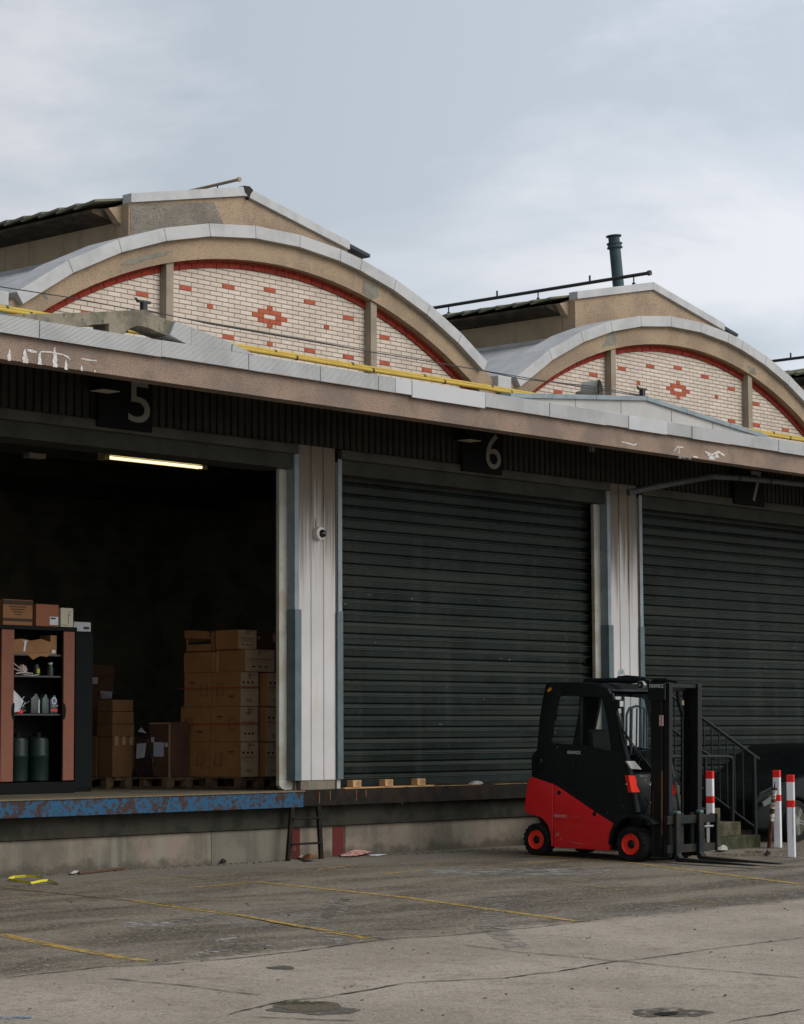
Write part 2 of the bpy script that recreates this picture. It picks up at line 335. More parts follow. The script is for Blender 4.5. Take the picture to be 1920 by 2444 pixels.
def wornmat(name, col, cov=.5, sc=14):
    m = bpy.data.materials.new(name); m.use_nodes = True; t = m.node_tree; b = t.nodes['Principled BSDF']; lk = t.links.new
    b.inputs['Base Color'].default_value = (*col, 1); b.inputs['Roughness'].default_value = .85; b.inputs['Specular IOR Level'].default_value = .2
    g = nn(t, 'ShaderNodeNewGeometry'); n = nn(t, 'ShaderNodeTexNoise'); n.inputs['Scale'].default_value = sc; n.inputs['Detail'].default_value = 9; n.inputs['Roughness'].default_value = .72
    lk(g.outputs['Position'], n.inputs['Vector'])
    r = nn(t, 'ShaderNodeMapRange'); r.inputs[1].default_value = cov-.05; r.inputs[2].default_value = cov+.07; lk(n.outputs[0], r.inputs[0])
    tr = nn(t, 'ShaderNodeBsdfTransparent'); ms = nn(t, 'ShaderNodeMixShader'); lk(r.outputs[0], ms.inputs[0]); lk(b.outputs[0], ms.inputs[1]); lk(tr.outputs[0], ms.inputs[2])
    lk(ms.outputs[0], t.nodes['Material Output'].inputs[0]); return m
my1 = wornmat('yellow_line_paint', (.42,.275,.075), .535, 13); my2 = wornmat('faded_yellow_paint', (.28,.20,.075), .46, 12)
mw1 = wornmat('faded_white_paint', (.33,.32,.30), .47, 13); mblu = wornmat('blue_paint_stain', (.10,.19,.27), .5, 9)
for pix, wd, mt in (([(610,2105),(960,2142),(1380,2200)], .10, my1), ([(0,2117),(270,2146)], .07, my2), ([(310,2150),(560,2184),(880,2241)], .11, my1),
                    ([(0,2231),(170,2266),(300,2288)], .12, my1), ([(312,2289),(352,2295)], .12, my1),
                    ([(1160,2035),(1500,2059),(1920,2112)], .10, my1), ([(1010,2027),(1200,2040)], .07, my2), ([(700,2061),(940,2072)], .07, my2), ([(380,2088),(600,2107)], .08, my2),
                    ([(1285,2102),(1410,2116),(1530,2132)], .09, my2), ([(1620,2144),(1710,2157)], .09, my2),
                    ([(470,2119),(600,2107)], .08, my1), ([(760,2076),(850,2065)], .07, my1), ([(910,2087),(1010,2079)], .07, my1), ([(1258,2062),(1370,2053)], .07, my1), ([(0,2148),(140,2136)], .08, my2), ([(310,2105),(450,2096)], .07, my2)):
    mb = MB(); ribbon(mb, pix, wd, .004, step=.3); mb.done('road_marking', mt, kind='structure')
# faded, unreadable white stencil strokes
mb = MB()
rr = random.Random(3)
for (x0, x1, yc, nst) in ((395, 425, 2284, 1), (437, 470, 2278, 2), (478, 515, 2275, 3), (520, 545, 2272, 2), (640, 668, 2257, 2), (688, 720, 2252, 2), (728, 768, 2249, 2), (775, 815, 2246, 3),
                          (925, 950, 2233, 1), (1140, 1200, 2213, 3), (1225, 1300, 2204, 3), (1370, 1455, 2187, 3), (1530, 1560, 2168, 1), (1580, 1625, 2164, 2), (1870, 1915, 2135, 2), (25, 60, 2315, 1), (100, 118, 2309, 1)):
    for k in range(nst):
        a = x0 + (x1-x0)*(k/nst) + rr.uniform(-2, 2); y = yc + rr.uniform(-4, 4)
        ribbon(mb, [(a, y-3), (a+(x1-x0)/nst*1.1+6, y+3)], .05+rr.uniform(0, .03), .005, jag=.012, step=.08, rnd=rr)
mb.done('worn_stencil_marking', mw1, kind='structure')
mb = MB()
for pix in ([(0,2336),(60,2330),(180,2318),(250,2309),(393,2303),(520,2292),(700,2274),(922,2242),(1080,2234),(1300,2213),(1443,2194)],
            [(258,2336),(330,2343),(430,2352),(560,2370),(625,2379)],
            [(960,2349),(1080,2342),(1200,2336),(1310,2323),(1400,2309),(1480,2297),(1600,2281),(1740,2260),(1920,2238)],
            [(1100,2256),(1230,2273),(1480,2296),(1600,2309),(1760,2322),(1920,2337)],
            [(540,2425),(600,2408),(680,2389),(760,2384),(860,2366),(960,2349)],
            [(1740,2442),(1860,2421),(1920,2410)], [(0,2122),(200,2140),(380,2158),(560,2184),(700,2213),(900,2241),(935,2245)],
            [(600,2429),(700,2434),(860,2440)], [(890,2220),(960,2218),(1040,2220)]):
    ribbon(mb, pix, .022, .006, jag=.014, step=.09, rnd=rr)
mb.done('pavement_cracks', mat('crack_dirt', (.035,.035,.025), 1, (.02,.02,.016), 8, .8), kind='structure')
def blob(name, cx, cy, rx, ry, m, dz, n=40, rough=.25, seed=1):
    r_ = random.Random(seed); mb = MB(); ph = [r_.uniform(0, 6.28) for _ in range(6)]; P = []
    for i in range(n):
        a = 2*pi*i/n; k = 1 + rough*(sin(2*a+ph[0])*.5 + sin(3*a+ph[1])*.4 + sin(5*a+ph[2])*.3 + sin(9*a+ph[3])*.2)
        p = onG(cx+rx*k*cos(a), cy+ry*k*sin(a)); P.append((p.x, p.y, p.z+dz))
    mb.poly(P); return mb.done(name, m, kind='structure')
m_grav = wornmat('loose_gravel', (.115,.092,.062), .6, 30); m_moss = wornmat('dark_moss', (.05,.052,.022), .47, 20)
blob('worn_patch', 745, 2408, 105, 15, wornmat('damp_stain', (.11,.095,.075), .58, 16), .003, seed=2)
blob('worn_patch', 740, 2404, 72, 11, m_grav, .005, seed=5); blob('moss_patch', 712, 2396, 62, 5, m_moss, .007, seed=8)
blob('worn_patch', 1600, 2418, 85, 12, wornmat('damp_stain_pale', (.10,.085,.068), .52, 12), .004, seed=4)
blob('drain_hole', 1592, 2422, 27, 4.5, mat('hole_dark', (.012,.012,.01), 1), .007, seed=11)
blob('worn_patch', 672, 2311, 36, 4, wornmat('dry_puddle', (.09,.08,.065), .55, 12), .004, seed=6)
blob('paint_spill', 345, 2206, 55, 8, mw1, .004, rough=.5, seed=7); blob('paint_spill', 545, 2243, 30, 5, mw1, .004, rough=.6, seed=9)
blob('paint_spill', 22, 2432, 38, 5, mblu, .004, rough=.5, seed=3)
blob('patch_pale', 1230, 2082, 230, 9, wornmat('pale_dust', (.24,.225,.2), .5, 5), .003, seed=13)
mb = MB(); mtt = wornmat('dusty_tyre_track', (.235,.21,.18), .46, 9)
for arc_ in ([(826,2140),(790,2162),(765,2191),(768,2210),(781,2225),(809,2258)], [(1218,2135),(1190,2150),(1176,2169),(1172,2190),(1180,2220),(1241,2264)], [(845,2142),(806,2168),(790,2195)], [(330,2220),(520,2185),(700,2163)]):
    ribbon(mb, arc_, .22, .0035, step=.2)
mb.done('tyre_tracks', mtt, kind='structure')
# ================================================================== WAREHOUSE
WH = empty('warehouse', 'long concrete warehouse with arched cream brick gables above a row of loading doors', 'warehouse', loc=(0,0,0))
XL, XR, P = -10.0, 60.0, 9.25
AC = [21.74 + P*k for k in (-1, 0, 1, 2, 3)]
YF, YG = 18.9, 21.8
MB().box(XL, XR, Y0, 21.35, -.4, .39).done('dock_wall', m_conc, WH)
# wall crack/joint panels
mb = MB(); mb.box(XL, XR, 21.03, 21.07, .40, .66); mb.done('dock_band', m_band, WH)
MB().box(21.41, XR, 20.90, 21.2, .665, .862).done('dock_edge', m_black, WH)
ed = MB().box(XL, 21.405, 20.86, 21.2, .655, .845).done('blue_dock_edge', m_blue, WH, bev=.006)
MB().box(XL, 21.42, 20.845, 21.3, .846, .862).done('edge_plate', mat('edge_plate_worn', (0.15,0.13,0.08), .8, (.15,.085,.045), 7, .8), WH)
mb = MB(); rnd_ = random.Random(4)
x = 22.2
while x < XR:
    d = rnd_.uniform(.3, 1.6); mb.box(x, min(x+d, XR), 20.893, 20.95, .8625, .8625+rnd_.uniform(.003, .007)); x += d*rnd_.uniform(1, 1.25)
mb.done('edge_trim', mat('yellow_worn_trim', (.34,.23,.10), .8, (.2,.09,.04), 5, .9), WH)
# rust streaks on the black edge
mb = MB()
for xx, zz, ll in ((21.73, .84, .16), (21.93, .845, .13), (22.42, .845, .14), (22.6, .845, .1), (23.3, .66, .02), (24.1, .68, .02)):
    mb.poly([(xx-.012, 20.897, zz), (xx+.014, 20.897, zz), (xx+.008, 20.897, zz-ll), (xx-.006, 20.897, zz-ll*.9)])
mb.done('rust_streaks', m_rust, WH)
# grey repaired panel and splash dirt along the foot of the wall
MB().box(20.02, 21.39, 21.063, 21.0705, .0, .386).done('repaired_panel', mat('repair_grey', (.155,.14,.11), .9, (.11,.10,.08), 2, .8, bump=.003, streak=(.10,.095,.075), stsc=2), WH)
# red painted stripes on the lower wall
m_rst = wornmat('faded_red_paint', (.095,.02,.016), .62, 10)
for a, c in ((21.40, 21.55), (22.15, 22.36)): MB().box(a, c, 21.064, 21.0715, .0, .385).done('red_stripe', m_rst, WH)
MB().box(22.375, 22.39, 21.066, 21.072, 0, .387).done('wall_joint', m_band, WH)
MB().box(XL, XR, 21.2, 31.2, .80, .858).done('dock_floor', m_floor, WH)
# interior shell
MB().box(XL, XR, 31.0, 31.3, .86, 6.0).done('back_wall', m_inwall, WH)
MB().box(15.0, 15.2, 21.5, 31.0, .86, 5.6).done('partition_wall', m_inwall, WH)
MB().box(28.2, 28.4, 21.5, 31.0, .86, 5.6).done('partition_wall', m_inwall, WH)
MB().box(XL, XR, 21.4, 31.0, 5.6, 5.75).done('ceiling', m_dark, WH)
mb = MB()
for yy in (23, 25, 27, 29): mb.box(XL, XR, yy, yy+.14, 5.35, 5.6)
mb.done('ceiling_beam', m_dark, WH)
# --- corrugated upper wall and pillars
def corr(x0, x1, yf, z0, z1, pitch=.1457, groove=.045, dep=.03):
    """profiled sheet; front face at yf, grooves recessed"""
    mb = MB(); pts = []; x = x0
    while x < x1-1e-4:
        e_ = min(x+pitch-groove, x1); pts += [(x, yf), (e_, yf)]
        if e_ < x1: pts += [(e_+.008, yf+dep), (min(e_+groove-.008, x1), yf+dep)]
        x += pitch
    mb.quadstrip([(a, b_, z0) for a, b_ in pts], [(a, b_, z1) for a, b_ in pts])
    return mb
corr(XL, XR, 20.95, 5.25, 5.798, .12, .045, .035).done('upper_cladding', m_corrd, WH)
def grime_top(m):
    # brown run-off streaks that hang down from the lintel level
    t = m.node_tree; b = t.nodes['Principled BSDF']; lk = t.links.new; src = b.inputs['Base Color'].links[0].from_socket
    g = nn(t, 'ShaderNodeNewGeometry'); sx = nn(t, 'ShaderNodeSeparateXYZ'); lk(g.outputs['Position'], sx.inputs[0])
    mpp = nn(t, 'ShaderNodeMapping'); mpp.inputs['Scale'].default_value = (16, 16, .5); lk(g.outputs['Position'], mpp.inputs[0])
    n = nn(t, 'ShaderNodeTexNoise'); n.inputs['Scale'].default_value = 1; n.inputs['Detail'].default_value = 5; lk(mpp.outputs[0], n.inputs['Vector'])
    a = nn(t, 'ShaderNodeMath', operation='MULTIPLY_ADD'); lk(n.outputs[0], a.inputs[0]); a.inputs[1].default_value = 3.2; lk(sx.outputs[2], a.inputs[2])
    r = nn(t, 'ShaderNodeMapRange', interpolation_type='SMOOTHSTEP'); lk(a.outputs[0], r.inputs[0]); r.inputs[1].default_value = 5.1; r.inputs[2].default_value = 6.3; r.inputs[4].default_value = .95
    x = nn(t, 'ShaderNodeMix', data_type='RGBA'); lk(r.outputs[0], x.inputs[0]); lk(src, x.inputs[6]); x.inputs[7].default_value = (.145,.12,.085,1); lk(x.outputs[2], b.inputs['Base Color'])
grime_top(m_corr)
DP = 6.58
PX = [21.355 - DP, 21.355, 21.355 + DP, 21.355 + 2*DP]      # left edge of each pillar cladding
for i, px in enumerate(PX):
    pl = MB().box(px+.10, px+.80, 21.06, 21.35, .86, 5.25).done('pillar', m_conc, WH)
    corr(px+.09, px+.78, 20.975, .985, 5.25, .23, .05, .014).done('pillar_cladding', m_corr, pl)
    MB().box(px+.13, px+.755, 20.985, 21.05, .862, .983).done('pillar_foot', m_conc, pl, bev=.008)
    # narrow flashings full height, wide guards on the lower part
    fm = m_flashl
    MB().box(px-.0, px+.075, 20.962, 20.972, 1.0, 5.12).box(px, px+.006, 20.973, 21.09, 1.0, 5.12).done('corner_flashing', fm, pl)
    MB().box(px+.80, px+.875, 20.962, 20.972, 1.0, 5.12).done('corner_flashing', fm, pl)
    MB().box(px-.006, px+.108, 20.950, 20.960, .985, 3.14).box(px-.008, px-.002, 20.961, 21.10, .985, 3.14).done('corner_guard', m_flash, pl)
    MB().box(px+.775, px+.878, 20.950, 20.960, .99, 3.14).done('corner_guard', m_flash, pl)
    # steel jambs with curled foot
    mb = MB(); mb.box(px-.14, px+.12, 21.10, 21.16, 1.0, 5.08)
    mb.prism([(px-.14, 1.0), (px-.138, .93), (px-.10, .888), (px-.04, .868), (px+.125, .866), (px+.125, 1.0)], 21.10, 21.16)
    mb.done('door_jamb', m_jamb, pl, bev=.006, smooth=True)
    MB().box(px+.80, px+.862, 20.99, 21.2, .866, 5.08).done('door_jamb', m_jamb, pl, bev=.004)
# lintels, roller doors
m_slatline = mat('slat_edge', (0.075,0.07,0.052), .6)
for i in range(4):
    xa, xb = PX[i]+.875, PX[i]+DP-.0
    if i == 3: xb = XR
    lt = MB().box(xa-.06, xb+.03, 20.90, 21.0, 5.115, 5.245).done('lintel', m_lint, WH, bev=.03, smooth=True, seg=3)
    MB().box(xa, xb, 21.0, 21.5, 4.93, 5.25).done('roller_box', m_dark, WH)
    if i == 0: continue
    # slat profile, every slat 153 mm: face, recess, lip
    z, prof = .875, [(21.235, .866), (21.235, .985)]
    z = .985
    while z < 5.0:
        prof += [(21.235, z), (21.228, z+.004), (21.226, z+.010), (21.24, z+.012), (21.272, z+.020), (21.285, z+.056), (21.246, z+.074), (21.236, z+.153)]; z += .153
    mb = MB(); mb.quadstrip([(xa-.04, y, zz) for y, zz in prof], [(xb-.0, y, zz) for y, zz in prof])
    sh = mb.done('roller_shutter', m_shut, WH)
    mb = MB(); z = .985
    while z < 5.0: mb.box(xa-.04, xb, 21.221, 21.226, z+.003, z+.008); z += .153
    mb.done('slat_edge', m_slatline, sh)
    rs_ = random.Random(40+i); mb = MB()
    for q in range(16):
        x, z = rs_.uniform(xa+.1, min(xb, xa+6)-.1), rs_.uniform(1.0, 3.6); z = .985+.153*int((z-.985)/.153)+rs_.uniform(.075, .14); l_ = rs_.uniform(.01, .06)
        mb.poly([(x, 21.234, z), (x+l_, 21.234, z+rs_.uniform(-.004, .004)), (x+l_*.9, 21.234, z+.004+rs_.uniform(0, .012)), (x+l_*.2, 21.234, z+.008)])
    mb.done('scuff_marks', mat('scuff_pale', (.16,.16,.15), .8), sh)
    mb = MB()
    for q in range(12):
        z0 = .985+.153*rs_.randint(9, 21) if q < 5 else .985+.153*rs_.randint(2, 12); n_ = rs_.randint(1, 2); l_ = rs_.uniform(.08, .38)
        for k_ in range(n_): mb.poly([(xb-.002, 21.2345, z0+.153*k_+.068), (xb-l_*rs_.uniform(.5, 1), 21.2345, z0+.153*k_+.072), (xb-l_*.7, 21.2345, z0+.153*k_+.11), (xb-l_*rs_.uniform(.2, .9), 21.2345, z0+.153*k_+.148), (xb-.002, 21.2345, z0+.153*k_+.151)])
    mb.done('greasy_patches', mat('grease', (.008,.009,.008), .7), sh)
    MB().box(xa-.04, xb, 21.2, 21.225, .864, .90).done('bottom_bar', m_black, sh)
# --- canopy: downstand fascia beam, slab, gutter sheets
cn = MB().box(XL, XR, YF, YF+.22, 5.385, 5.70).done('canopy_fascia', m_fasc, WH)
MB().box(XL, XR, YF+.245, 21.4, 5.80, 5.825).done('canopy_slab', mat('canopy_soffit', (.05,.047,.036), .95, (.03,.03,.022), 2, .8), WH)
MB().box(XL, XR, YF+.02, YF+.24, 5.705, 5.80).done('canopy_upstand', m_fasc, WH)
rnd_ = random.Random(12); x = 14.0-4
joints = [15.445, 17.14, 18.46, 19.62, 20.62, 20.92, 21.22, 22.6, 23.9, 25.12, 25.62, 26.5, 27.1, 28.05, 29.3, 30.7, 32.3, 34, 36, 38, 40, 44, 50, 60]
joints = [XL, 6, 9, 11, 12.7, 14.1] + joints
for i, (a, c) in enumerate(zip(joints, joints[1:])):
    o_ = rnd_.uniform(-.006, .006); lo_ = -.02 if i in (12, 22) else 0
    mb = MB(); mb.box(a+.005, c-.005, YF-.06+o_, YF-.035+o_, 5.648+o_+lo_, 5.828+o_*.5); mb.box(a+.005, c-.005, YF-.0345+o_, YF+.30, 5.812+o_*.5, 5.830+o_*.5)
    mb.done('gutter_sheet', m_zinc if i not in (11, 12, 16) else mat('ribbed_pale_metal_vertical', (.64,.645,.65), .6, (.54,.54,.55), 1.4, .7, wave=(0, .0135, .003)), cn, bev=.003)
# white lime runs under the fascia
m_lime = mat('lime_deposit', (.62,.6,.58), .9, (.42,.38,.33), 25, .8, bump=.004)
mb = MB(); r_ = random.Random(5)
def run(px, pyt, pyb, wd):
    t_ = onY(px, pyt, YF-.003); b_ = onY(px, pyb, YF-.003); n = 8; A_, B_ = [], []
    for i in range(n+1):
        f = i/n; z = t_.z+(b_.z-t_.z)*f; ww = wd*(.12+.88*min(1, f*1.6))*r_.uniform(.75, 1.15)/2; xx = t_.x+(b_.x-t_.x)*f+r_.uniform(-.006, .006)
        A_.append((xx-ww, YF-.004, z)); B_.append((xx+ww, YF-.004, z))
    mb.quadstrip(A_, B_)
for q in ((22, 832, 861, .045), (60, 832, 866, .075), (95, 838, 870, .055), (131, 828, 876, .07), (157, 858, 882, .045), (195, 870, 885, .03), (226, 882, 888, .025),
          (1700, 1084, 1097, .16), (1694, 1080, 1088, .1), (1712, 1082, 1092, .1), (1661, 1088, 1092, .12), (1622, 1066, 1082, .03)): run(*q)
def smear(pts, wd):
    A_, B_ = [], []
    for (px, py) in pts:
        p = onY(px, py, YF-.003); w_ = wd*r_.uniform(.4, 1.3)/2; A_.append((p.x, YF-.005, p.z+w_)); B_.append((p.x, YF-.005, p.z-w_))
    mb.quadstrip(A_, B_)
smear([(64,835),(75,838),(88,840)], .03); smear([(98,839),(120,840),(133,843),(150,846),(162,852),(168,858)], .02); smear([(192,855),(205,858),(220,860),(231,861)], .02)
smear([(1484,1054),(1500,1058),(1512,1062),(1520,1060)], .018); smear([(1610,1076),(1618,1066),(1632,1068)], .02); smear([(1684,1078),(1700,1085),(1715,1078),(1730,1087)], .035)
for k in range(9):
    p = onY(1622+k*3.4, 1090+k*.5, YF-.003); mb.box(p.x-.004, p.x+.004, YF-.002, YF+.004, 5.385-r_.uniform(.01, .035), 5.385)
mb.done('lime_runs', m_lime, cn)
# roof of the loading bay rising to the gables
MB().prism([(YF+.31, 5.828), (YF+.31, 5.84), (YG+.1, 5.98), (YG+.1, 5.93)], XL, XR, 'x').done('bay_roof', m_tile, WH)
# --- arched gables
ZB = 7.031
def arc(xc, R, zc, a0, a1, n):
    return [(xc+R*sin(a0+(a1-a0)*i/n), zc+R*cos(a0+(a1-a0)*i/n)) for i in range(n+1)]
def gable(k, xc):
    # brick wall as an object whose origin is the centre of the medallion row
    def lp(l): return [(x-xc, z-ZB+BH/2) for x, z in l]
    RI, ZI = 7.40, .33
    am = math.asin(4.62/RI)
    top = arc(xc, RI, ZI, -am, am, 40)
    mb = MB(); mb.prism(lp([(xc-4.62, 5.9)] + top + [(xc+4.62, 5.9)]), 0, .2)
    gw = mb.done('gable_wall', m_brick, WH); gw.location = (xc, YG, ZB-BH/2)
    def cld(o): o.parent = gw; o.location = -gw.location; return o
    # accents (mirror-symmetric), slightly proud
    mb = MB(); zb = ZB-BH/2; g = .0035
    def brick(bx0, bx1, row): mb.box(xc+bx0*BW+g, xc+bx1*BW-g, YG-.006, YG+.02, zb+row*BH+g, zb+(row+1)*BH-g)
    for a, c, r in ((-1.5,-.5,0),(.5,1.5,0),(-1,0,1),(0,1,1),(-1,0,-1),(0,1,-1),(-.25,.25,2),(-.25,.25,-2)): brick(a, c, r)
    ac = [(-.5,.5,6), (-.25,.25,-6)]
    for sg in (-1, 1):
        for c_, hw_, r in ((3.5,.5,5),(3.5,.5,-6),(7,.5,3),(7,.5,-6),(5,.25,0),(10.4,.5,0),(10.4,.5,-6),(14.5,.5,-6)): ac.append((sg*c_-hw_, sg*c_+hw_, r))
    for a, c, r in ac: brick(a, c, r)
    cld(mb.done('accent_bricks', m_red_l))
    # red brick ring under the beam: individual bricks set just proud
    mb = MB(); Rr = RI-.005; n = 43; amr = math.asin(4.45/Rr); ph = 2*amr/n
    for ring, (r0, r1, off, y) in enumerate(((Rr-.112, Rr-.052, 0, -.02), (Rr-.047, Rr+.05, .5, -.035))):
        for i in range(n):
            a0 = -amr+(i+off)*ph+.0006; a1 = a0+ph-.0016
            q = [(xc+r_*sin(a), ZI+r_*cos(a)) for r_, a in ((r0, a0), (r1, a0), (r1, a1), (r0, a1))]
            mb.prism(q, YG+y, YG+.02)
    cld(mb.done('red_brick_ring', m_red_b, smooth=False))
    mb = MB()   # dark mortar bed behind the ring
    a_ = arc(xc, Rr-.116, ZI, -amr, amr, 40); b_ = arc(xc, Rr+.08, ZI, -amr, amr, 40)
    for (p, q, r, s_) in zip(a_, a_[1:], b_[1:], b_): mb.prism([p, q, r, s_], YG-.012, YG+.03)
    cld(mb.done('ring_mortar', mat('dark_mortar', (.07,.045,.035), .95)))
    # rendered arch beam
    R0, R1, Z_ = 7.42, 7.60, .29
    amb = math.asin(4.60/R1)
    lo_ = arc(xc, R0, Z_, -amb, amb, 36); hi_ = arc(xc, 7.50, .585, -math.asin(4.60/7.50), math.asin(4.60/7.50), 36)
    mb = MB()
    va = [[mb.bm.verts.new((x, y, z)) for x, z in pl_] for y, pl_ in ((YG-.15, lo_), (YG-.15, hi_), (YG+.3, hi_), (YG+.3, lo_))]
    for i in range(36):
        for j in range(4):
            A_, B_ = va[j], va[(j+1) % 4]; mb.bm.faces.new((A_[i], A_[i+1], B_[i+1], B_[i]))
    for e_ in (0, 36): mb.bm.faces.new([v[e_] for v in va])
    cld(mb.done('arch_beam', m_rend))
    # coping sheets, faceted
    Rc, Zc = 7.565, .59
    angs = [-.622, -.50, -.385, -.28, -.175, -.065, .045, .15, .205, .30, .40, .50, .588]
    mb = MB()
    for a0, a1 in zip(angs, angs[1:]):
        a1 -= .0009
        o0, o1, i0, i1 = [(xc+r_*sin(a), Zc+r_*cos(a)) for r_, a in ((Rc, a0), (Rc, a1), (Rc-.165, a0), (Rc-.165, a1))]
        mb.prism([o0, o1, i1, i0], YG-.235, YG+.33)
    cld(mb.done('arch_coping', m_cap, bev=.006))
    # mullions
    for s_ in (-1, 1):
        xm = xc+s_*1.89; zt = Z_+sqrt(R0*R0-1.89**2)
        cld(MB().box(xm-.055, xm+.065, YG-.12, YG+.05, 5.9, zt+.01).done('mullion', mat('mullion_render', (.30,.25,.19), .95, (.22,.185,.145), 3, .7, bump=.004, bsc=50)))
    # barrel vault behind
    mb = MB(); v0 = arc(xc, 7.40, .58, -.60, .60, 24)
    mb.quadstrip([(x, YG+.31, z) for x, z in v0], [(x, 50, z) for x, z in v0]); cld(mb.done('vault_roof', m_cap))
    return gw
for k, xc in enumerate(AC): gable(k, xc)
def Z3(a, b_): return (a/1.779, 400+b_/1.779)
def Z4(a, b_): return (960+a/1.779, 520+b_/1.779)
m_pat = mat('mortar_patch', (.22,.205,.17), .95, (.15,.145,.12), 6, .8)
for f_, l_ in ((Z3, [(510,415),(540,392),(600,378),(660,362),(740,350),(705,372),(640,386),(570,408)]), (Z3, [(1545,478),(1600,505),(1612,545),(1580,560),(1540,530)]), (Z3, [(160,480),(185,500),(195,535),(205,560),(190,555),(175,520)]),
               (Z4, [(878,482),(900,490),(915,520),(905,538),(850,548),(862,525)]), (Z4, [(1470,625),(1500,640),(1505,665),(1480,660)])):
    P_ = [onY(*f_(*q), YG-.154) for q in l_]; MB().poly([tuple(p) for p in P_]).done('mortar_patch', m_pat, WH)
# valley boxes between arches
for k in range(-1, 4):
    xv = 21.74+P*(k+.5)
    MB().box(xv-.20, xv+.10, YG-.237, YG+.335, 6.55, 6.72).done('valley_gutter', m_cap, WH, bev=.01)
    MB().box(xv-.18, xv+.12, YG-.14, YG+.3, 5.9, 6.545).done('valley_pier', m_rend, WH)
    MB().box(xv-.14, xv+.10, YG-.24, YG-.15, 6.44, 6.545).done('valley_outlet', m_flash, WH)
MB().box(XL, XR, YG-.02, YG-.003, 5.9, 6.40).done('base_course', m_red_b, WH)
# --- roof monitors
def monitor(k, xc):
    y0, y1, zr, ze, hw = 22.3, 46, 8.72, 8.30, 2.03
    mw = MB().prism([(xc-hw, 6.8), (xc-hw, ze), (xc, zr), (xc+hw, ze), (xc+hw, 6.8)], y0, y0+.25).done('roof_monitor', m_rend, WH)
    # bare grey patch left of the ridge on the first monitor
    if k == 1:
        MB().prism([(xc-hw+.04, 7.0), (xc-hw+.02, ze-.02), (xc-.55, ze+.255), (xc-.46, ze+.12), (xc-.34, ze-.05), (xc-.42, 7.9), (xc-.3, 7.0)], y0-.006, y0+.02).done('bare_render_patch', m_rendg, mw)
    for s_ in (-1, 1):
        MB().box(min(xc+s_*hw, xc+s_*(hw-.2)), max(xc+s_*hw, xc+s_*(hw-.2)), y0+.26, y1, 6.8, ze-.12).done('side_wall', m_side, mw)
        # coping on the gable slope
        e_ = [(xc, zr+.13), (xc+s_*(hw-.0), ze+.12), (xc+s_*(hw-.0), ze-.0), (xc, zr+.005)]
        MB().prism(e_ if s_ > 0 else e_[::-1], y0-.05, y0+.12).done('slope_coping', m_cap, mw, bev=.005)
        # stepped roofing sheets with eaves
        mb = MB(); y = y0+.125
        while y < y1:
            n_ = min(y+.352, y1); lift = .045
            A_ = [(xc, zr+.02), (xc+s_*(hw+.46), ze-.055)]
            vs = [mb.bm.verts.new(p) for p in ((A_[0][0], y, A_[0][1]+lift), (A_[1][0], y, A_[1][1]+lift), (A_[1][0], n_+.05, A_[1][1]), (A_[0][0], n_+.05, A_[0][1]),
                  (A_[0][0], y, A_[0][1]+lift-.03), (A_[1][0], y, A_[1][1]+lift-.03), (A_[1][0], n_+.05, A_[1][1]-.03), (A_[0][0], n_+.05, A_[0][1]-.03))]
            for f in ((0,1,2,3),(4,7,6,5),(0,4,5,1),(1,5,6,2),(2,6,7,3),(3,7,4,0)): mb.bm.faces.new([vs[i] for i in f])
            y = n_
        mb.done('roof_sheets', m_tile, mw)
        q = [(xc+s_*(hw-.25), ze+.02), (xc+s_*(hw+.41), ze-.11), (xc+s_*(hw+.41), ze-.15), (xc+s_*(hw+.04), ze-.22), (xc+s_*(hw-.25), ze-.22)]
        MB().prism(q if s_ > 0 else q[::-1], y0+.24, y1).done('eaves_soffit', m_soff, mw)
        # eaves return at the front corner
        q = [(xc+s_*(hw+.001), ze-.02), (xc+s_*(hw+.22), ze-.08), (xc+s_*(hw+.05), ze-.24), (xc+s_*(hw+.001), ze-.26)]
        MB().prism(q if s_ > 0 else q[::-1], y0+.13, y0+.238).done('eaves_return', m_rend, mw)
        if s_ > 0: MB().prism([(xc+hw+.002, ze+.112), (xc+hw+.47, ze+.01), (xc+hw+.47, ze-.035), (xc+hw+.002, ze+.06)], y0-.0, y0+.12).done('verge_cap', m_iron, mw)
        # flashing at the foot of the side wall
        MB().box(min(xc+s_*(hw+.004), xc+s_*(hw+.03)), max(xc+s_*(hw+.004), xc+s_*(hw+.03)), y0+.02, y1, 7.30, 7.74).done('foot_flashing', m_cap, mw)
    # ridge rail on brackets
    zz = zr+.29; mb = MB()
    yr = y0+.5 if k == 1 else y0+.35
    ln = y1 if k != 1 else y0+.8
    if k == 1:
        a_, b_ = onX(570, 428, xc), onX(430, 461, xc); mb.tube([a_, b_], .022, 8); mb.tube([a_, a_.lerp(b_, -.02)], .034, 8)
    else:
        mb.tube([(xc, yr-.3, zz), (xc, ln, zz)], .03, 8); mb.tube([(xc, yr-.34, zz), (xc, yr-.29, zz)], .045, 8)
    rl = mb.done('ridge_rail', m_iron if k != 1 else mat('pale_rail', (.34,.25,.18), .8), mw, smooth=True)
    mb = MB(); y = yr
    while y < ln:
        if k == 1: mb.tube([(xc, y, zr+.05), (xc, y, zz-.06)], .010, 6); mb.tube([(xc, y, zr+.08), (xc, y, zr+.15)], .024, 6); break
        mb.tube([(xc, y, zr+.05), (xc, y, zz)], .012, 6); mb.tube([(xc, y, zr+.08), (xc, y, zr+.17)], .03, 6)
        mb.tube([(xc, y+.9, zz), (xc, y+.9, zz+.12)], .018, 6); y += 2.0
    mb.done('rail_bracket', m_iron, rl)
    return mw
mons = [monitor(k, xc) for k, xc in enumerate(AC[:4])]
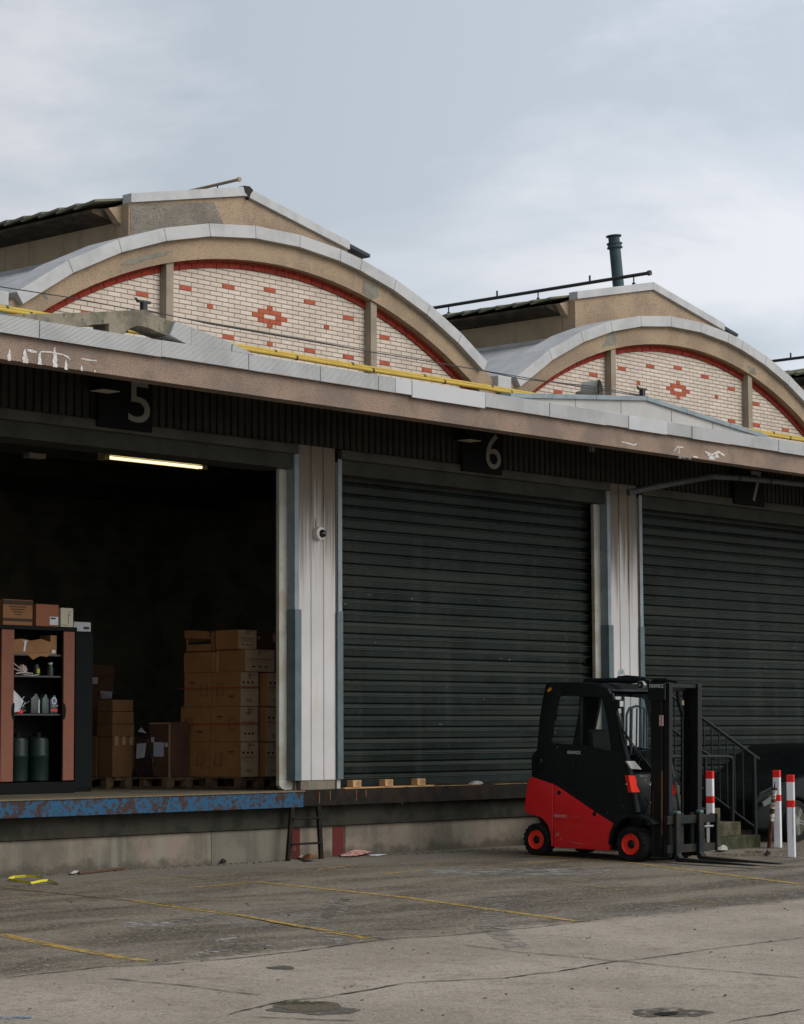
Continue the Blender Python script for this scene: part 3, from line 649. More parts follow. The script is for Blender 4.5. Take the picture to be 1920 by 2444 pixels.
# dark tarry patch at the ridge of the first monitor
MB().prism([(21.70, 8.855), (21.80, 8.862), (21.87, 8.82), (21.82, 8.76), (21.79, 8.68), (21.76, 8.75), (21.72, 8.77)], 22.24, 22.45).done('tar_patch', mat('tar', (.03,.028,.025), .8), mons[1])
# flue behind the second monitor
fl = empty('chimney_flue', 'tall dark green metal flue pipe with ringed cap rising behind the right roof ridge', 'chimney')
base = onY(1482, 690, 24.2); tilt = Matrix.Rotation(rad(-4.5), 4, _f.cross(Vector((0,0,1))).cross(Vector((0,0,1))).normalized())
ax_ = _f.to_2d().normalized(); tilt = Matrix.Rotation(rad(-4.6), 4, Vector((ax_.x, ax_.y, 0)))
fr = 13.8/FPX*(base-CAMP).dot(_f); H_ = (onY(1482, 562, 24.2)-base).z
m3 = tilt
base = base - Vector((0, 0, .4)); H_ += .4
MB().lathe([(fr, 0), (fr*.99, H_-.02)], base, 'z', 28, m3).done('flue_pipe', m_flue, fl, smooth=True)
MB().lathe([(fr*1.0, H_-.02), (fr*1.36, H_-.018), (fr*1.36, H_), (fr*.9, H_)], base, 'z', 28, m3).done('flue_cap', m_flue, fl, smooth=True)
for dz in (.145, .215): MB().lathe([(fr*1.01, H_-dz-.01), (fr*1.36, H_-dz-.008), (fr*1.36, H_-dz+.012), (fr*1.01, H_-dz+.02)], base, 'z', 28, m3).done('flue_ring', m_flue, fl, smooth=True)
MB().lathe([(fr*1.2, H_-.205), (fr*1.2, H_-.14)], base, 'z', 28, m3).done('flue_collar', m_flue, fl, smooth=True)
# --- humps on the canopy edge (ends of low cross roofs)
# broken bare-concrete one, left
m_oldc = mat('broken_concrete', (0.24,0.21,0.156), .95, (0.12,0.114,0.084), 4, .9, bump=.012, bsc=14, speck=(.05,.05,.04), spsc=9, spth=.66)
hump = empty('canopy_hump', parent=WH)
def hy(l, Y=YF): return [(onY(x, y, Y).x, onY(x, y, Y).z) for x, y in l]
hx = 16.87
MB().prism([(13.6, 5.80), (14.3, 5.80), (14.98, 5.838), (15.445, 5.905), (16.08, 6.0), (16.5, 6.07), (16.80, 6.124), (16.94, 6.14), (17.10, 6.10), 
            (17.34, 6.06), (17.26, 5.895), (17.12, 5.917), (17.04, 5.938), (16.96, 5.949), (16.88, 5.955), (16.80, 5.945), (16.73, 5.915), (16.67, 5.875), (16.63, 5.832), (16.42, 5.832), (16.42, 5.925), (16.20, 5.885), (16.03, 5.832), (13.6, 5.77)], YF-.02, YF+.24).done('broken_concrete_frame', m_oldc, hump, bev=.006)
mb = MB(); mb.prism([(17.345, 6.065), (17.585, 6.03), (17.575, 5.834), (17.50, 5.834), (17.265, 5.9)], YF-.055, YF+.26)
mb.prism([(17.59, 6.03), (18.20, 5.925), (18.19, 5.834), (17.58, 5.834)], YF-.052, YF+.26)
mb.prism([(18.21, 5.92), (18.30, 5.905), (18.56, 5.833), (18.20, 5.833)], YF-.058, YF+.26); mb.done('hump_coping', m_zinc, hump, bev=.004)
# bracket (wire anchor) on the peak
def anchor(x, z, nm):
    mb = MB(); mb.box(x-.03, x+.03, YF+.05, YF+.11, z, z+.12); mb.box(x-.09, x+.09, YF+.06, YF+.10, z+.10, z+.125); mb.box(x-.07, x+.07, YF+.02, YF+.14, z, z+.015)
    mb.tube([(x-.12, YF+.08, z+.14), (x-.09, YF+.08, z+.12)], .012, 6)
    return mb.done('wire_anchor', m_iron, WH)
anchor(17.0, 6.135, ''); anchor(26.13, 6.14, '')
# clad ones: right of it, symmetric, repeated along the building
for k, xh in enumerate((26.12, 26.12+P, 26.12-2*P)):
    hp = empty('canopy_hump', parent=WH)
    pts = [(xh-2.9, 5.83), (xh-.02, 6.09), (xh+.02, 6.09), (xh+3.1, 5.835), (xh+3.1, 5.80), (xh-2.9, 5.80)]
    cuts = [-2.9, -1.55, -.55, .62, 1.62, 3.1]
    def zt(dx): return 6.09 - .26*(abs(dx)/2.95)
    for a, c in zip(cuts, cuts[1:]):
        l = [(xh+a+.006, 5.80)] + [(xh+a+.006, zt(a))] + ([(xh, 6.09)] if a < 0 < c else []) + [(xh+c-.006, zt(c)), (xh+c-.006, 5.80)]
        MB().prism(l, YF+.03, YF+.2).done('hump_panel', m_clad_v, hp)
    mb = MB()
    for s_, ends in ((-1, (0, 1.15, 2.1, 2.95)), (1, (0, .95, 2.0, 3.0))):
        for a, c in zip(ends, ends[1:]):
            q = [(xh+s_*(a+.003), zt(a)+.055), (xh+s_*(c-.003), zt(c)+.055), (xh+s_*(c-.003), zt(c)-.005), (xh+s_*(a+.003), zt(a)-.005)]
            mb.prism(q if s_ > 0 else q[::-1], YF-.01, YF+.26)
    mb.done('hump_coping', m_flashl, hp, bev=.004)
# ================================================================== THINGS ON THE FACADE
pp = empty('gas_pipes', 'pair of bright yellow gas pipes with black clamps running along the roof edge', 'pipe')
for (z, y, r) in ((6.452, 21.25, .027), (6.375, 21.05, .027)):
    MB().tube([(x_, y, z+.004*sin(x_*1.3)) for x_ in [XL+i*1.0 for i in range(int(XR-XL)+1)]], r, 10).done('pipe', m_yel, pp, smooth=True)
mb = MB()
for i in range(-8, 26):
    x_ = 16.93+i*1.45
    for (z, y) in ((6.452, 21.25), (6.375, 21.05)):
        xo = x_ + (.19 if y < 21.2 else 0); mb.tube([(xo-.014, y, z), (xo+.014, y, z)], .033, 10)
mb.done('pipe_clamp', m_iron, pp)
def wire(pix, Y, name, lab):
    P_ = [onY(x, y, Y) for x, y in pix]
    return MB().tube(P_, .006, 5).done(name, m_iron, None, label=lab, cat='cable')
wire([(-200,665),(0,684),(161,709),(330,741)], YF+.08, 'overhead_wire', 'thin dark wire coming in from the left to the broken concrete hump')
wire([(352,741),(450,762),(637,795),(780,820),(891,841),(1020,862),(1277,905),(1420,929),(1540,946)], YF+.08, 'overhead_wire', 'thin dark wire strung across the brick gables between the two roof humps')
wire([(345,739),(500,773),(760,818),(960,852),(1135,881),(1250,905),(1400,920),(1536,944)], YF+.14, 'overhead_wire', 'second thin wire sagging just beside the one between the roof humps')
# ventilation cowl on the roof
vc = empty('vent_cowl', 'short grey metal vent pipe with open slanted dark mouth beside the gable mullion', 'vent')
c0 = onY(1428, 932, 20.9); R_ = .155
dirv = Vector((.35, -.93, .06)).normalized()
mb = MB(); mb.tube([c0-dirv*.22, c0-dirv*.05, c0+dirv*.02], [R_, R_, R_], 24, cap=False); mb.tube([c0+Vector((0,0,-.9))-dirv*.2, c0-dirv*.2+Vector((0,0,0))], R_*.9, 20); mb.done('cowl_body', mat('galvanised', (.26,.27,.24), .6, (.18,.18,.15), 5, .8), vc, smooth=True)
MB().tube([c0-dirv*.06, c0-dirv*.03], R_*.97, 24).done('cowl_throat', mat('cowl_dark', (.008,.008,.008), 1), vc)
MB().tube([c0+dirv*.015, c0+dirv*.035], R_*1.05, 24, cap=False).done('cowl_rim', mat('galvanised', (.2,.2,.2)), vc)
# door number signs
m_num = mat('sign_white', (.21,.20,.17), .7); m_sgn = mat('sign_black', (.006,.006,.006), .7, spec=.1)
for num, x0, x1, z0, zt, d0, d1, dz0, dz1, lx in (('5', 17.99, 18.83, 5.15, 5.93, 18.45, 18.79, 5.25, 5.74, 0), ('6', 24.53, 25.38, 5.145, 5.93, 25.03, 25.35, 5.22, 5.71, 0), ('7', 31.15, 32.0, 5.145, 5.93, 31.62, 31.92, 5.22, 5.71, 1)):
    sg = empty('door_sign', f'black sign with a pale number {num} hanging above its loading door', 'sign', 'door number signs')
    MB().box(x0, x1, 20.86, 20.89, z0, zt).done('sign_panel', m_sgn, sg)
    textmesh(num, (d0, 20.857, dz0), (1,0,0), (0,0,1), d1-d0, dz1-dz0, m_num, 'sign_number', sg)
    lp = empty('sign_lamp', f'small box lamp with pale underside fixed {"right" if lx else "left"} of the number {num}', 'lamp', 'lamps beside the door numbers')
    xa = (x1-.02) if lx else x0-.17; za = 5.545
    MB().box(xa, xa+.29, 20.60, 20.83, za+.003, za+.07).done('lamp_housing', m_sgn, lp, bev=.01)
    MB().box(xa+.01, xa+.28, 20.61, 20.82, za-.004, za+.002).done('lamp_diffuser', mat('lamp_glass_off', (.5,.46,.36), .5), lp)
    MB().box(xa+.12, xa+.16, 20.83, 20.95, za+.02, za+.05).done('lamp_arm', m_sgn, lp)
# fluorescent tube in bay 5
ft = empty('tube_light', 'lit fluorescent tube light glowing warm white under the ceiling of bay 5', 'lamp')
xa, xb, zl, yl = 18.90, 20.62, 4.945, 21.85
MB().box(xa, xb, yl-.05, yl+.07, zl+.03, zl+.09).done('light_housing', mat('light_housing', (.5,.48,.4), .5), ft, bev=.008)
MB().tube([(xa+.08, yl-.03, zl), (xb-.08, yl-.03, zl)], .015, 12).done('lit_tube', mat('tube_glow', (1,1,1), .5, emis=((1,.82,.47), 1.45)), ft, smooth=True)
MB().tube([(xa+.08, yl+.035, zl), (xb-.08, yl+.035, zl)], .014, 12).done('lit_tube', mat('tube_glow_b', (1,1,1), .5, emis=((1,.74,.32), .8)), ft, smooth=True)
MB().box(xa, xa+.08, yl-.055, yl+.075, zl-.03, zl+.03).box(xb-.08, xb, yl-.055, yl+.075, zl-.02, zl+.03).done('end_cap', mat('end_cap', (.25,.2,.1), .6), ft)
for xx in (xa+.3, xb-.3): MB().box(xx-.01, xx+.01, yl-.01, yl+.01, zl+.09, 5.6).done('hanger', m_iron, ft)
# camera dome
sc_ = empty('security_camera', 'small white dome security camera mounted on the left corrugated pillar', 'camera')
p = onY(767, 1273, 20.9)
MB().lathe([(.062, .075), (.066, .05), (.064, .0), (.045, -.012)], (p.x-.0, 20.9, p.z), 'y', 28, Matrix.Diagonal((1.28, 1, 1.28, 1))).done('camera_body', mat('camera_white', (.62,.6,.55), .5), sc_, smooth=True)
mb = MB(); n_ = 8
mb.lathe([(.054*cos(a), -.012-.05*sin(a)) for a in [i*pi/2/n_*.98 for i in range(n_+1)]], (p.x+.008, 20.9, p.z-.003), 'y', 24); mb.done('camera_dome', mat('dome_dark', (.012,.012,.014), .12, spec=.6), sc_, smooth=True)
MB().tube([(p.x-.02, 20.965, p.z+.05), (p.x-.02, 20.965, p.z+.16), (p.x-.03, 20.975, p.z+.2)], .01, 6).done('camera_cable', m_jamb, sc_)
# oval sticker on right pillar
st = empty('oval_sticker', 'oval grey sticker with a teal emblem on the right pillar above the forklift', 'sticker')
p = onY(1485, 1609, 20.965)
def ell(cx, cz, a, b_, Y, n=28, f0=0, f1=2*pi): return [(cx+a*cos(f0+(f1-f0)*i/n), cz+b_*sin(f0+(f1-f0)*i/n)) for i in range(n if f1-f0 > 6.2 else n+1)]
MB().prism(ell(p.x, p.z, .078, .083, 0), 20.968, 20.972).done('sticker_base', mat('sticker_grey', (.36,.35,.36), .6, (.28,.27,.27), 20, .6), st)
MB().prism([(p.x-.045, p.z+.045), (p.x-.01, p.z+.062), (p.x+.04, p.z+.056), (p.x+.05, p.z+.03), (p.x+.02, p.z+.005), (p.x-.02, p.z+.0), (p.x-.05, p.z+.02)], 20.9655, 20.9675).done('sticker_emblem', mat('sticker_teal', (.14,.23,.25), .6, (.28,.34,.35), 30, .8), st)
MB().prism([(p.x-.04, p.z+.0), (p.x+.0, p.z-.02), (p.x+.045, p.z+.004), (p.x+.03, p.z-.035), (p.x-.02, p.z-.04)], 20.9655, 20.9675).done('sticker_emblem', mat('sticker_light', (.5,.49,.5), .6), st)
# drain pipe under the canopy in front of sign 7
DPp = [onY(1500, 1176, 20.6), onY(1600, 1155, 20.4), onY(1672, 1142, 20.15), onY(1700, 1137, 20.0), onY(1760, 1140, 20.0), onY(1835, 1147, 20.0), onY(1960, 1160, 20.0), onY(2300, 1208, 20.0)]
dp = empty('drain_pipe', 'dull grey round pipe slung under the canopy in front of sign 7', 'pipe')
MB().tube(DPp, .046, 14).done('pipe', mat('grey_pipe', (.10,.11,.11), .5, (.07,.07,.07), 4, .6), dp, smooth=True)
MB().tube([DPp[4]-Vector((.01,0,0)), DPp[4]+Vector((.05,0,0))], .052, 14).tube([DPp[5], DPp[5]+Vector((.05,0,0))], .052, 14).done('pipe_joint', m_iron, dp, smooth=True)
# ladder
ld = empty('dock_ladder', 'short dark steel ladder with two rungs fixed to the dock wall below the left pillar', 'ladder')
for (xt, xb) in ((21.235, 21.155), (21.70, 21.755)):
    MB().box(-.03, .03, -.02, .02, 0, .663, Matrix.Translation((xb, 20.89, gz(20.86)-.0)) @ Matrix.Shear('XY', 4, ((xt-xb)/.7, 0))).done('ladder_rail', m_black, ld, bev=.004)
for z_, a, c in ((.20, 21.19, 21.73), (.515, 21.22, 21.71)): MB().tube([(a, 20.86, z_), (c, 20.86, z_)], .014, 8).done('rung', m_black, ld, smooth=True)
# ================================================================== THINGS INSIDE BAY 5
m_card  = mat('cardboard', (0.37,0.18,0.07), .9, (0.28,0.135,0.05), 3, .6, bump=.0015, bsc=30)
m_card2 = mat('cardboard_daylit', (0.62,0.45,0.28), .9, (0.52,0.37,0.22), 3, .6, bump=.0015, bsc=30)  # cardboard tone raised to carry the daylight on the box fronts
m_cardm = mat('cardboard_mid', (.24,.125,.055), .9, (.17,.085,.04), 3, .6)
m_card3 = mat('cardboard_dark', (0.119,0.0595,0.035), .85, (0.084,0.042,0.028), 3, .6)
m_ink   = mat('print_ink', (.05,.035,.025), .8)
m_rink  = mat('red_tape', (.40,.06,.04), .6)
m_tape  = mat('packing_tape', (.42,.29,.17), .35, spec=.6)
m_paper = mat('white_paper', (.50,.52,.56), .7, (.40,.43,.47), 30, .5)
m_wood  = mat('pallet_wood', (0.182,0.119,0.0665), .9, (0.105,0.063,0.035), 6, .8, bump=.002, bsc=40)
m_wood2 = mat('fresh_block_wood', (.50,.30,.14), .85, (.38,.22,.10), 9, .6)
FL = .858
rb = random.Random(21)
def carton(x0, x1, y0, y1, z0, z1, label, m=None, name='cardboard_box', group='cardboard boxes inside bay 5', side=None, front=None, tape=True, rot=0):
    """a closed carton; side = prints on the -X face, front = prints on the -Y face"""
    m = m or m_card
    cx, cy = (x0+x1)/2, (y0+y1)/2
    o = empty(name, label, 'box', group, (cx, cy, z0), (0, 0, rot))
    w_, d_, h_ = (x1-x0)/2-.003, (y1-y0)/2-.003, z1-z0-.003
    mb = MB(); mb.box(-w_, w_, -d_, d_, 0, h_)
    mb.done('carton_body', m, o, bev=.006)
    mb = MB(); mb.box(-w_+.01, w_-.01, -.002, .002, h_, h_+.0015); mb.box(-.03, .03, -d_+.01, d_-.01, h_+.0002, h_+.001)
    if tape: mb.box(-.028, .028, -d_-.0015, -d_-.0003, h_*.78, h_)
    mb.done('box_tape', m_tape, o)
    if front: MB().box(-w_+.004, w_-.004, -d_-.0012, -d_-.0002, .004, h_-.004).done('lit_end_face', m_card2, o)  # paler sheet paints daylight onto the front face
    if side or front:
        mb = MB()
        if side:
            k = side
            y = d_*(.45 if k % 2 else -.45)
            # rounded device outline drawn with bars
            def bar(a, z, c, zz, t=.006):
                p, q = Vector((a, z)), Vector((c, zz)); d = (q-p).normalized()*t/2; n = Vector((-d.y, d.x))
                mb.prism([tuple(p-n-d), tuple(q-n+d), tuple(q+n+d), tuple(p+n-d)], -w_-.0016, -w_-.0004, 'x')
            s_, zc = h_*.16, h_*.5
            c_ = [(y-s_, zc-s_*1.1), (y+s_*.9, zc-s_*1.15), (y+s_*.7, zc+s_*1.1), (y-s_*1.15, zc+s_*1.15)]
            for a, b_ in zip(c_, c_[1:]+c_[:1]): bar(*a, *b_)
            c2 = [((a-y)*.7+y, (b_-zc)*.7+zc) for a, b_ in c_]
            for a, b_ in zip(c2, c2[1:]+c2[:1]): bar(*a, *b_, .003)
            for j in range(5): bar(-y*.8-.05+.022*j, h_*(.72 if k % 3 else .3), -y*.8-.036+.022*j, h_*(.72 if k % 3 else .3), .016)
            for j in range(4): bar(-y*.8-.04+.02*j, h_*(.66 if k % 3 else .25), -y*.8-.03+.02*j, h_*(.66 if k % 3 else .25), .008)
        if front:
            wy = -d_-.0016
            def fb(a, c, z, zz): mb.box(a, c, wy, wy+.001, z, zz)
            u = w_*.78
            if front == 1 or front == 3:
                for j in range(3): fb(-u+j*u*.62, -u+j*u*.62+u*.3, h_*.66, h_*.72); fb(-u+j*u*.62+.005, -u+j*u*.62+u*.3-.005, h_*.725, h_*.735)
                for j in range(5): fb(-u, u*.7, h_*(.6-j*.045), h_*(.6-j*.045)+.002)
                for j in range(4): fb(-u+j*u*.56, -u+j*u*.56+.002, h_*.42, h_*.6)
                bz = h_*.12
            else:
                for j in range(6): fb(-u*.8, u*.8, h_*(.62-j*.045), h_*(.62-j*.045)+.002)
                for j in range(3): fb(-u*.7+j*u*.55, -u*.7+j*u*.55+u*.3, h_*.2, h_*.26)
                bz = h_*.76
            for j in range(9): fb(-u*.45+j*u*.1, -u*.45+j*u*.1+(.003 if j % 3 else .006), bz, bz+h_*.1)
            fb(-u*.2, u*.7, h_*.9, h_*.92)
        mb.done('printing', m_ink, o)
        if front:
            mb = MB(); mb.box(-w_*.9, w_*.9, -d_-.003, -d_-.0018, h_*.55, h_*.57); mb.done('red_strap_print', m_rink, o)
    return o
def pallet(cx, cy, w_, d_, label, rot=0):
    o = empty('wooden_pallet', label, 'pallet', 'wooden pallets carrying the boxes', (cx, cy, FL), (0, 0, rot))
    mb = MB()
    for i in range(5): x = -w_/2 + i*(w_-.10)/4; mb.box(x, x+.10, -d_/2, d_/2, .122, .144)
    mb.done('top_boards', m_wood, o, bev=.003)
    mb = MB()
    for i in range(3): y = -d_/2+i*(d_-.1)/2; mb.box(-w_/2, w_/2, y, y+.1, .10, .121)
    for i in range(3): x = -w_/2 + i*(w_-.10)/2; mb.box(x, x+.10, -d_/2, d_/2, 0, .02)
    mb.done('bottom_boards', m_wood, o, bev=.003)
    for i in range(3):
        for j in range(3):
            x = -w_/2+i*(w_-.13)/2; y = -d_/2+j*(d_-.11)/2
            MB().box(x, x+.13, y, y+.11, .021, .099).done('pallet_block', m_wood, o, bev=.004)
    return o
# tall stack beside the pillar
ys, xs_ = 22.5, 21.90
pallet(xs_+.40, ys+.62, .80, 1.2, 'wooden pallet under the tall stack of cardboard boxes beside the pillar')
lev = [1.005, 1.468, 1.935, 2.395, 2.675, 2.955]
nm = ['bottom', 'second', 'third', 'fourth', 'top']
for i in range(3):
    dx = (0, .012, .04)[i]; za, zb = lev[i], lev[i+1]
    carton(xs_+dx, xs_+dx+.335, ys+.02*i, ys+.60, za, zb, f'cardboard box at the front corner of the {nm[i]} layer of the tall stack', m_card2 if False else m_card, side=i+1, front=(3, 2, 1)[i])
    carton(xs_+dx+.0, xs_+dx+.335, ys+.615, ys+1.22-.04*i, za, zb, f'cardboard box at the rear left of the {nm[i]} layer of the tall stack', side=i+2)
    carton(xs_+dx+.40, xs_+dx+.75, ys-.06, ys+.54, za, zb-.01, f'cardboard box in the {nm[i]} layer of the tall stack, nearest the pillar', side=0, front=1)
carton(xs_+.10, xs_+.66, ys+.02, ys+.56, lev[3], lev[4]+.02, 'printed cardboard box in the fourth layer of the tall stack, nearest the pillar', m_card, front=2)
carton(xs_+.04, xs_+.40, ys+.57, ys+1.15, lev[3], lev[4], 'plain brown cardboard box at the rear left of the fourth layer of the tall stack')
MB().box(xs_+.085, xs_+.098, ys+.53, ys+.555, lev[3], lev[4]).done('edge_tape', m_tape, None, label='vertical strip of pale tape hanging on the fourth layer of the tall stack', cat='tape')
# top layer
ob = empty('open_box', 'open cardboard box with dark contents and a raised flap on top of the tall stack', 'box', 'cardboard boxes inside bay 5', (xs_+.22, ys+.86, lev[4]))
mb = MB(); mb.box(-.17, .17, -.25, .25, 0, .01); mb.box(-.17, -.163, -.25, .25, 0, .10); mb.box(.163, .17, -.25, .25, 0, .26); mb.box(-.17, .17, -.25, -.243, 0, .27); mb.box(-.17, .17, .243, .25, 0, .24); mb.done('carton_body', m_card, ob)
MB().prism([(-.25, .17), (.25, .19), (.25, .30), (-.22, .27)], -.20, -.193, 'x').done('box_flap', m_card, ob)
MB().box(-.15, .15, -.22, .22, .01, .14).done('dark_contents', mat('contents', (.03,.03,.035), .4, (.2,.2,.2), 25, .3, lo=.6, hi=.7), ob)
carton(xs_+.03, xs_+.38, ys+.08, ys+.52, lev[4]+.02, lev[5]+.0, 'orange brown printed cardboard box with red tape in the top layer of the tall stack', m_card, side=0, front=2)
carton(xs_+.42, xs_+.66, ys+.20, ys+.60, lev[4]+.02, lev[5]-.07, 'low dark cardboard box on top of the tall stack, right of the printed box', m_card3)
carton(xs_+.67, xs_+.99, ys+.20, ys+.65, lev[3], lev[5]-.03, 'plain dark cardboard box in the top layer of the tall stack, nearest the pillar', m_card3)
# red straps round the tall stack
mb = MB()
for z in (1.70, 2.18): mb.box(xs_-.006, xs_-.003, ys-.005, ys+1.2, z, z+.012)
mb.box(xs_-.006, xs_+.33, ys-.007, ys-.004, 1.70, 1.712); mb.box(xs_+.03, xs_+.37, ys-.004+.02, ys-.001+.02, 2.18, 2.192)
mb.done('red_strapping', m_rink, None, label='red plastic strapping wound round the tall stack of cardboard boxes', cat='strap')
# middle pallet with papered box and black bundle
c2 = onY(407, 1850, 23.4)
pallet(c2.x-.0+.30, 23.4+.45, .80, 1.0, 'wooden pallet under the low box with white papers')
pb = empty('taped_box', 'tall brown box with tape, a painted corner highlight and white papers stuck on its side', 'box', 'cardboard boxes inside bay 5', (c2.x+.17, 23.4+.2, FL+.147))
hz_ = onY(407, 1724, 23.4).z-FL-.147
MB().box(-.17, .17, -.19, .22, 0, hz_).done('carton_body', m_card3, pb, bev=.01)
mb = MB(); mb.box(-.174, -.171, -.194, -.165, 0, hz_); mb.box(-.174, -.171, -.19, .22, hz_-.02, hz_-.008); mb.box(-.174, -.171, .03, .05, .30, .42); mb.done('tape_and_highlight', m_tape, pb)  # corner strip paints the lit edge highlight; short piece is tape
mb = MB(); mb.box(-.176, -.1745, -.07, .13, .27, .46); mb.box(-.176, -.1745, -.15, -.09, .40, .455); mb.box(-.176, -.1745, .12, .18, .46, .53); mb.done('paper_label', m_paper, pb)
mb = MB()
for j in range(7): mb.box(-.1775, -.1765, -.05, .11, .29+.022*j, .293+.022*j)
mb.done('paper_print', mat('faint_print', (.35,.36,.40)), pb)
bd = empty('black_bundle', 'black plastic wrapped bundle with a white sheet, leaning left of the papered box', 'bundle', None, (c2.x+.12, 23.4+.46, FL+.147))
mb = MB(); mb.prism([(-.20, 0), (.28, 0), (.20, .16), (.20, .52), (-.02, .56), (-.12, .3)], -.16, .16, 'x'); mb.done('bundle_body', mat('black_film', (.02,.018,.02), .25, (.08,.03,.03), 9, .6, bump=.01, bsc=18, spec=.7), bd, bev=.02)
mb = MB(); mb.prism([(.0, .26), (.17, .24), (.15, .44), (-.03, .45)], -.172, -.168, 'x'); mb.done('white_sheet', m_paper, bd)
mb = MB(); mb.poly([(-.12, .0, .575), (.1, .05, .57), (.08, .2, .58), (-.13, .18, .60)]); mb.poly([(-.12, .02, .58), (-.13, .18, .605), (-.12, .12, .66)]); mb.done('crumpled_paper', m_paper, bd)
# left stack
c3 = onY(268, 1850, 24.1)
pallet(c3.x+.25, 24.1+.45, .80, 1.0, 'wooden pallet under the left stack of flat and tall boxes')
def zpx(y, px=268, Y=24.1): return onY(px, y, Y).z
z_ = FL+.147
zt_ = [zpx(1757), zpx(1728), zpx(1698), zpx(1669)]
for j in range(3): carton(c3.x+.005+.15*j, c3.x+.145+.15*j, 24.1+.0+.02*j, 24.4, z_, zt_[0], ('first', 'second', 'third')[j]+' upright narrow box under the flat boxes of the left stack', m_cardm)
carton(c3.x, c3.x+.3, 24.42, 24.8, z_, zt_[0], 'upright wider box at the rear of the left stack, under the flat boxes', m_cardm)
for j in range(3): carton(c3.x-.01+.01*j, c3.x+.38, 24.09+.01*j, 24.42, zt_[j], zt_[j+1]-.004, ('lowest', 'middle', 'uppermost')[j]+' of the three flat brown boxes on the left stack', m_cardm, tape=False)
MB().poly([(c3.x+.02, 24.15, zt_[3]+.01), (c3.x+.06, 24.40, zt_[3]+.012), (c3.x+.12, 24.5, zt_[3]+.12), (c3.x+.10, 24.22, zt_[3]+.10)]).done('loose_sheet', m_paper, None, label='grey white sheet of paper on top of the left stack of flat boxes', cat='paper')
# dim upper boxes behind
pallet(c3.x+.9, 25.6, 1.0, 1.0, 'wooden pallet in the dark carrying the dim rear stack')
zc = FL+.147
for j, (h_, dx) in enumerate(((.5, 0), (.45, .03), (.42, -.02))):
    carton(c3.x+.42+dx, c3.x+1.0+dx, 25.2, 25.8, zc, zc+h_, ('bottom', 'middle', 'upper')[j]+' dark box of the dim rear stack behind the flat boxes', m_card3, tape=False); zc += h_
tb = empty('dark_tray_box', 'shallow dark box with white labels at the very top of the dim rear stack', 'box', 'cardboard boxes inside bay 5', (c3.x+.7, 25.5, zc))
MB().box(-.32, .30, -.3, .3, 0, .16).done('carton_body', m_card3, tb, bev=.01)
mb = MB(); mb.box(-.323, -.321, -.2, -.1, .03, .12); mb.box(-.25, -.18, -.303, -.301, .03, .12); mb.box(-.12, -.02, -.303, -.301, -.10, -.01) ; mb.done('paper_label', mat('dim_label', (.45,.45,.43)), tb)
# ---- tambour cabinet
cab = empty('tambour_cabinet', 'tall black cabinet with two salmon pink slatted door edges, open and crammed with supplies', 'cabinet')
YC = 22.6; m_cab = mat('cabinet_black', (.006,.006,.006), .6, spec=.1); m_pink = mat('salmon_tambour', (0.24,0.1,0.065), .55, (0.21,0.085,0.052), 12, .5, wave=(0, .016, .002))
X0c, X1c = 17.96, 19.17; zt0 = 2.90
mb = MB(); mb.box(X0c, X1c, YC, YC+.45, zt0-.05, zt0); mb.box(X0c, X1c, YC+.02, YC+.43, FL, FL+.14); mb.box(X0c, X0c+.02, YC+.02, YC+.43, FL+.14, zt0-.05); mb.box(X1c-.02, X1c, YC+.0, YC+.43, FL+.14, zt0-.05); mb.box(X0c, X1c, YC+.43, YC+.45, FL, zt0)
mb.done('cabinet_frame', m_cab, cab, bev=.003)
for a, c in ((17.996, 18.186), (18.965, 19.135)):
    MB().box(a, c, YC+.004, YC+.03, 1.015, 2.842).done('tambour_door', m_pink, cab, bev=.002)
for (xc_, s_) in ((18.186, 1), (18.965, -1)):
    MB().prism([(xc_-s_*.035*cos(a), 1.86+.10*sin(a)) for a in [-pi/2+pi*i/14 for i in range(15)]] + [(xc_+s_*.01, 1.96), (xc_+s_*.01, 1.76)], YC-.002, YC+.003).done('door_grip', m_cab, cab)
zsh = [onY(90, y, YC+.1).z for y in (1704, 1613, 1562)]
for z in zsh: MB().box(18.19, 18.96, YC+.05, YC+.42, z-.02, z).done('shelf', mat('shelf_metal', (.06,.06,.06), .4), cab)
# goods on the shelves (each a thing)
def good(name, label, cat): return empty(name, label, cat, 'supplies crammed in the open cabinet')
g = good('cardboard_tray', 'torn open cardboard tray on the top shelf of the pink cabinet', 'box'); z = zsh[2]
mb = MB(); mb.box(18.20, 18.80, YC+.08, YC+.38, z+.001, z+.02); mb.prism([(18.20, z+.02), (18.80, z+.02), (18.82, z+.15), (18.66, z+.19), (18.5, z+.165), (18.38, z+.185), (18.2, z+.17)], YC+.075, YC+.08); mb.box(18.2, 18.205, YC+.08, YC+.38, z, z+.17); mb.done('tray_body', m_cardm, g)
MB().poly([(18.36, YC+.07, z+.16), (18.46, YC+.07, z+.165), (18.43, YC+.07, z+.15), (18.41, YC+.07, z+.03), (18.38, YC+.07, z+.03), (18.40, YC+.07, z+.15)]).done('white_tape', m_paper, g)
MB().poly([(18.42, YC+.045, z+.0), (18.80, YC+.045, z+.02), (18.73, YC+.04, z-.03), (18.62, YC+.04, z-.02), (18.50, YC+.035, z-.07)]).done('hanging_flap', m_cardm, g)
g = good('small_carton', 'small upright carton with a white label at the right of the top shelf', 'box')
MB().box(18.83, 18.93, YC+.1, YC+.3, z+.001, z+.24).done('carton_body', m_cardm, g, bev=.003); MB().box(18.85, 18.91, YC+.097, YC+.099, z+.02, z+.06).done('paper_label', m_paper, g)
z = zsh[1]
g = good('wool_ball', 'pinkish white bundle of rags or wool on the second shelf', 'rag')
bmx = MB(); bmesh.ops.create_icosphere(bmx.bm, subdivisions=3, radius=.062)
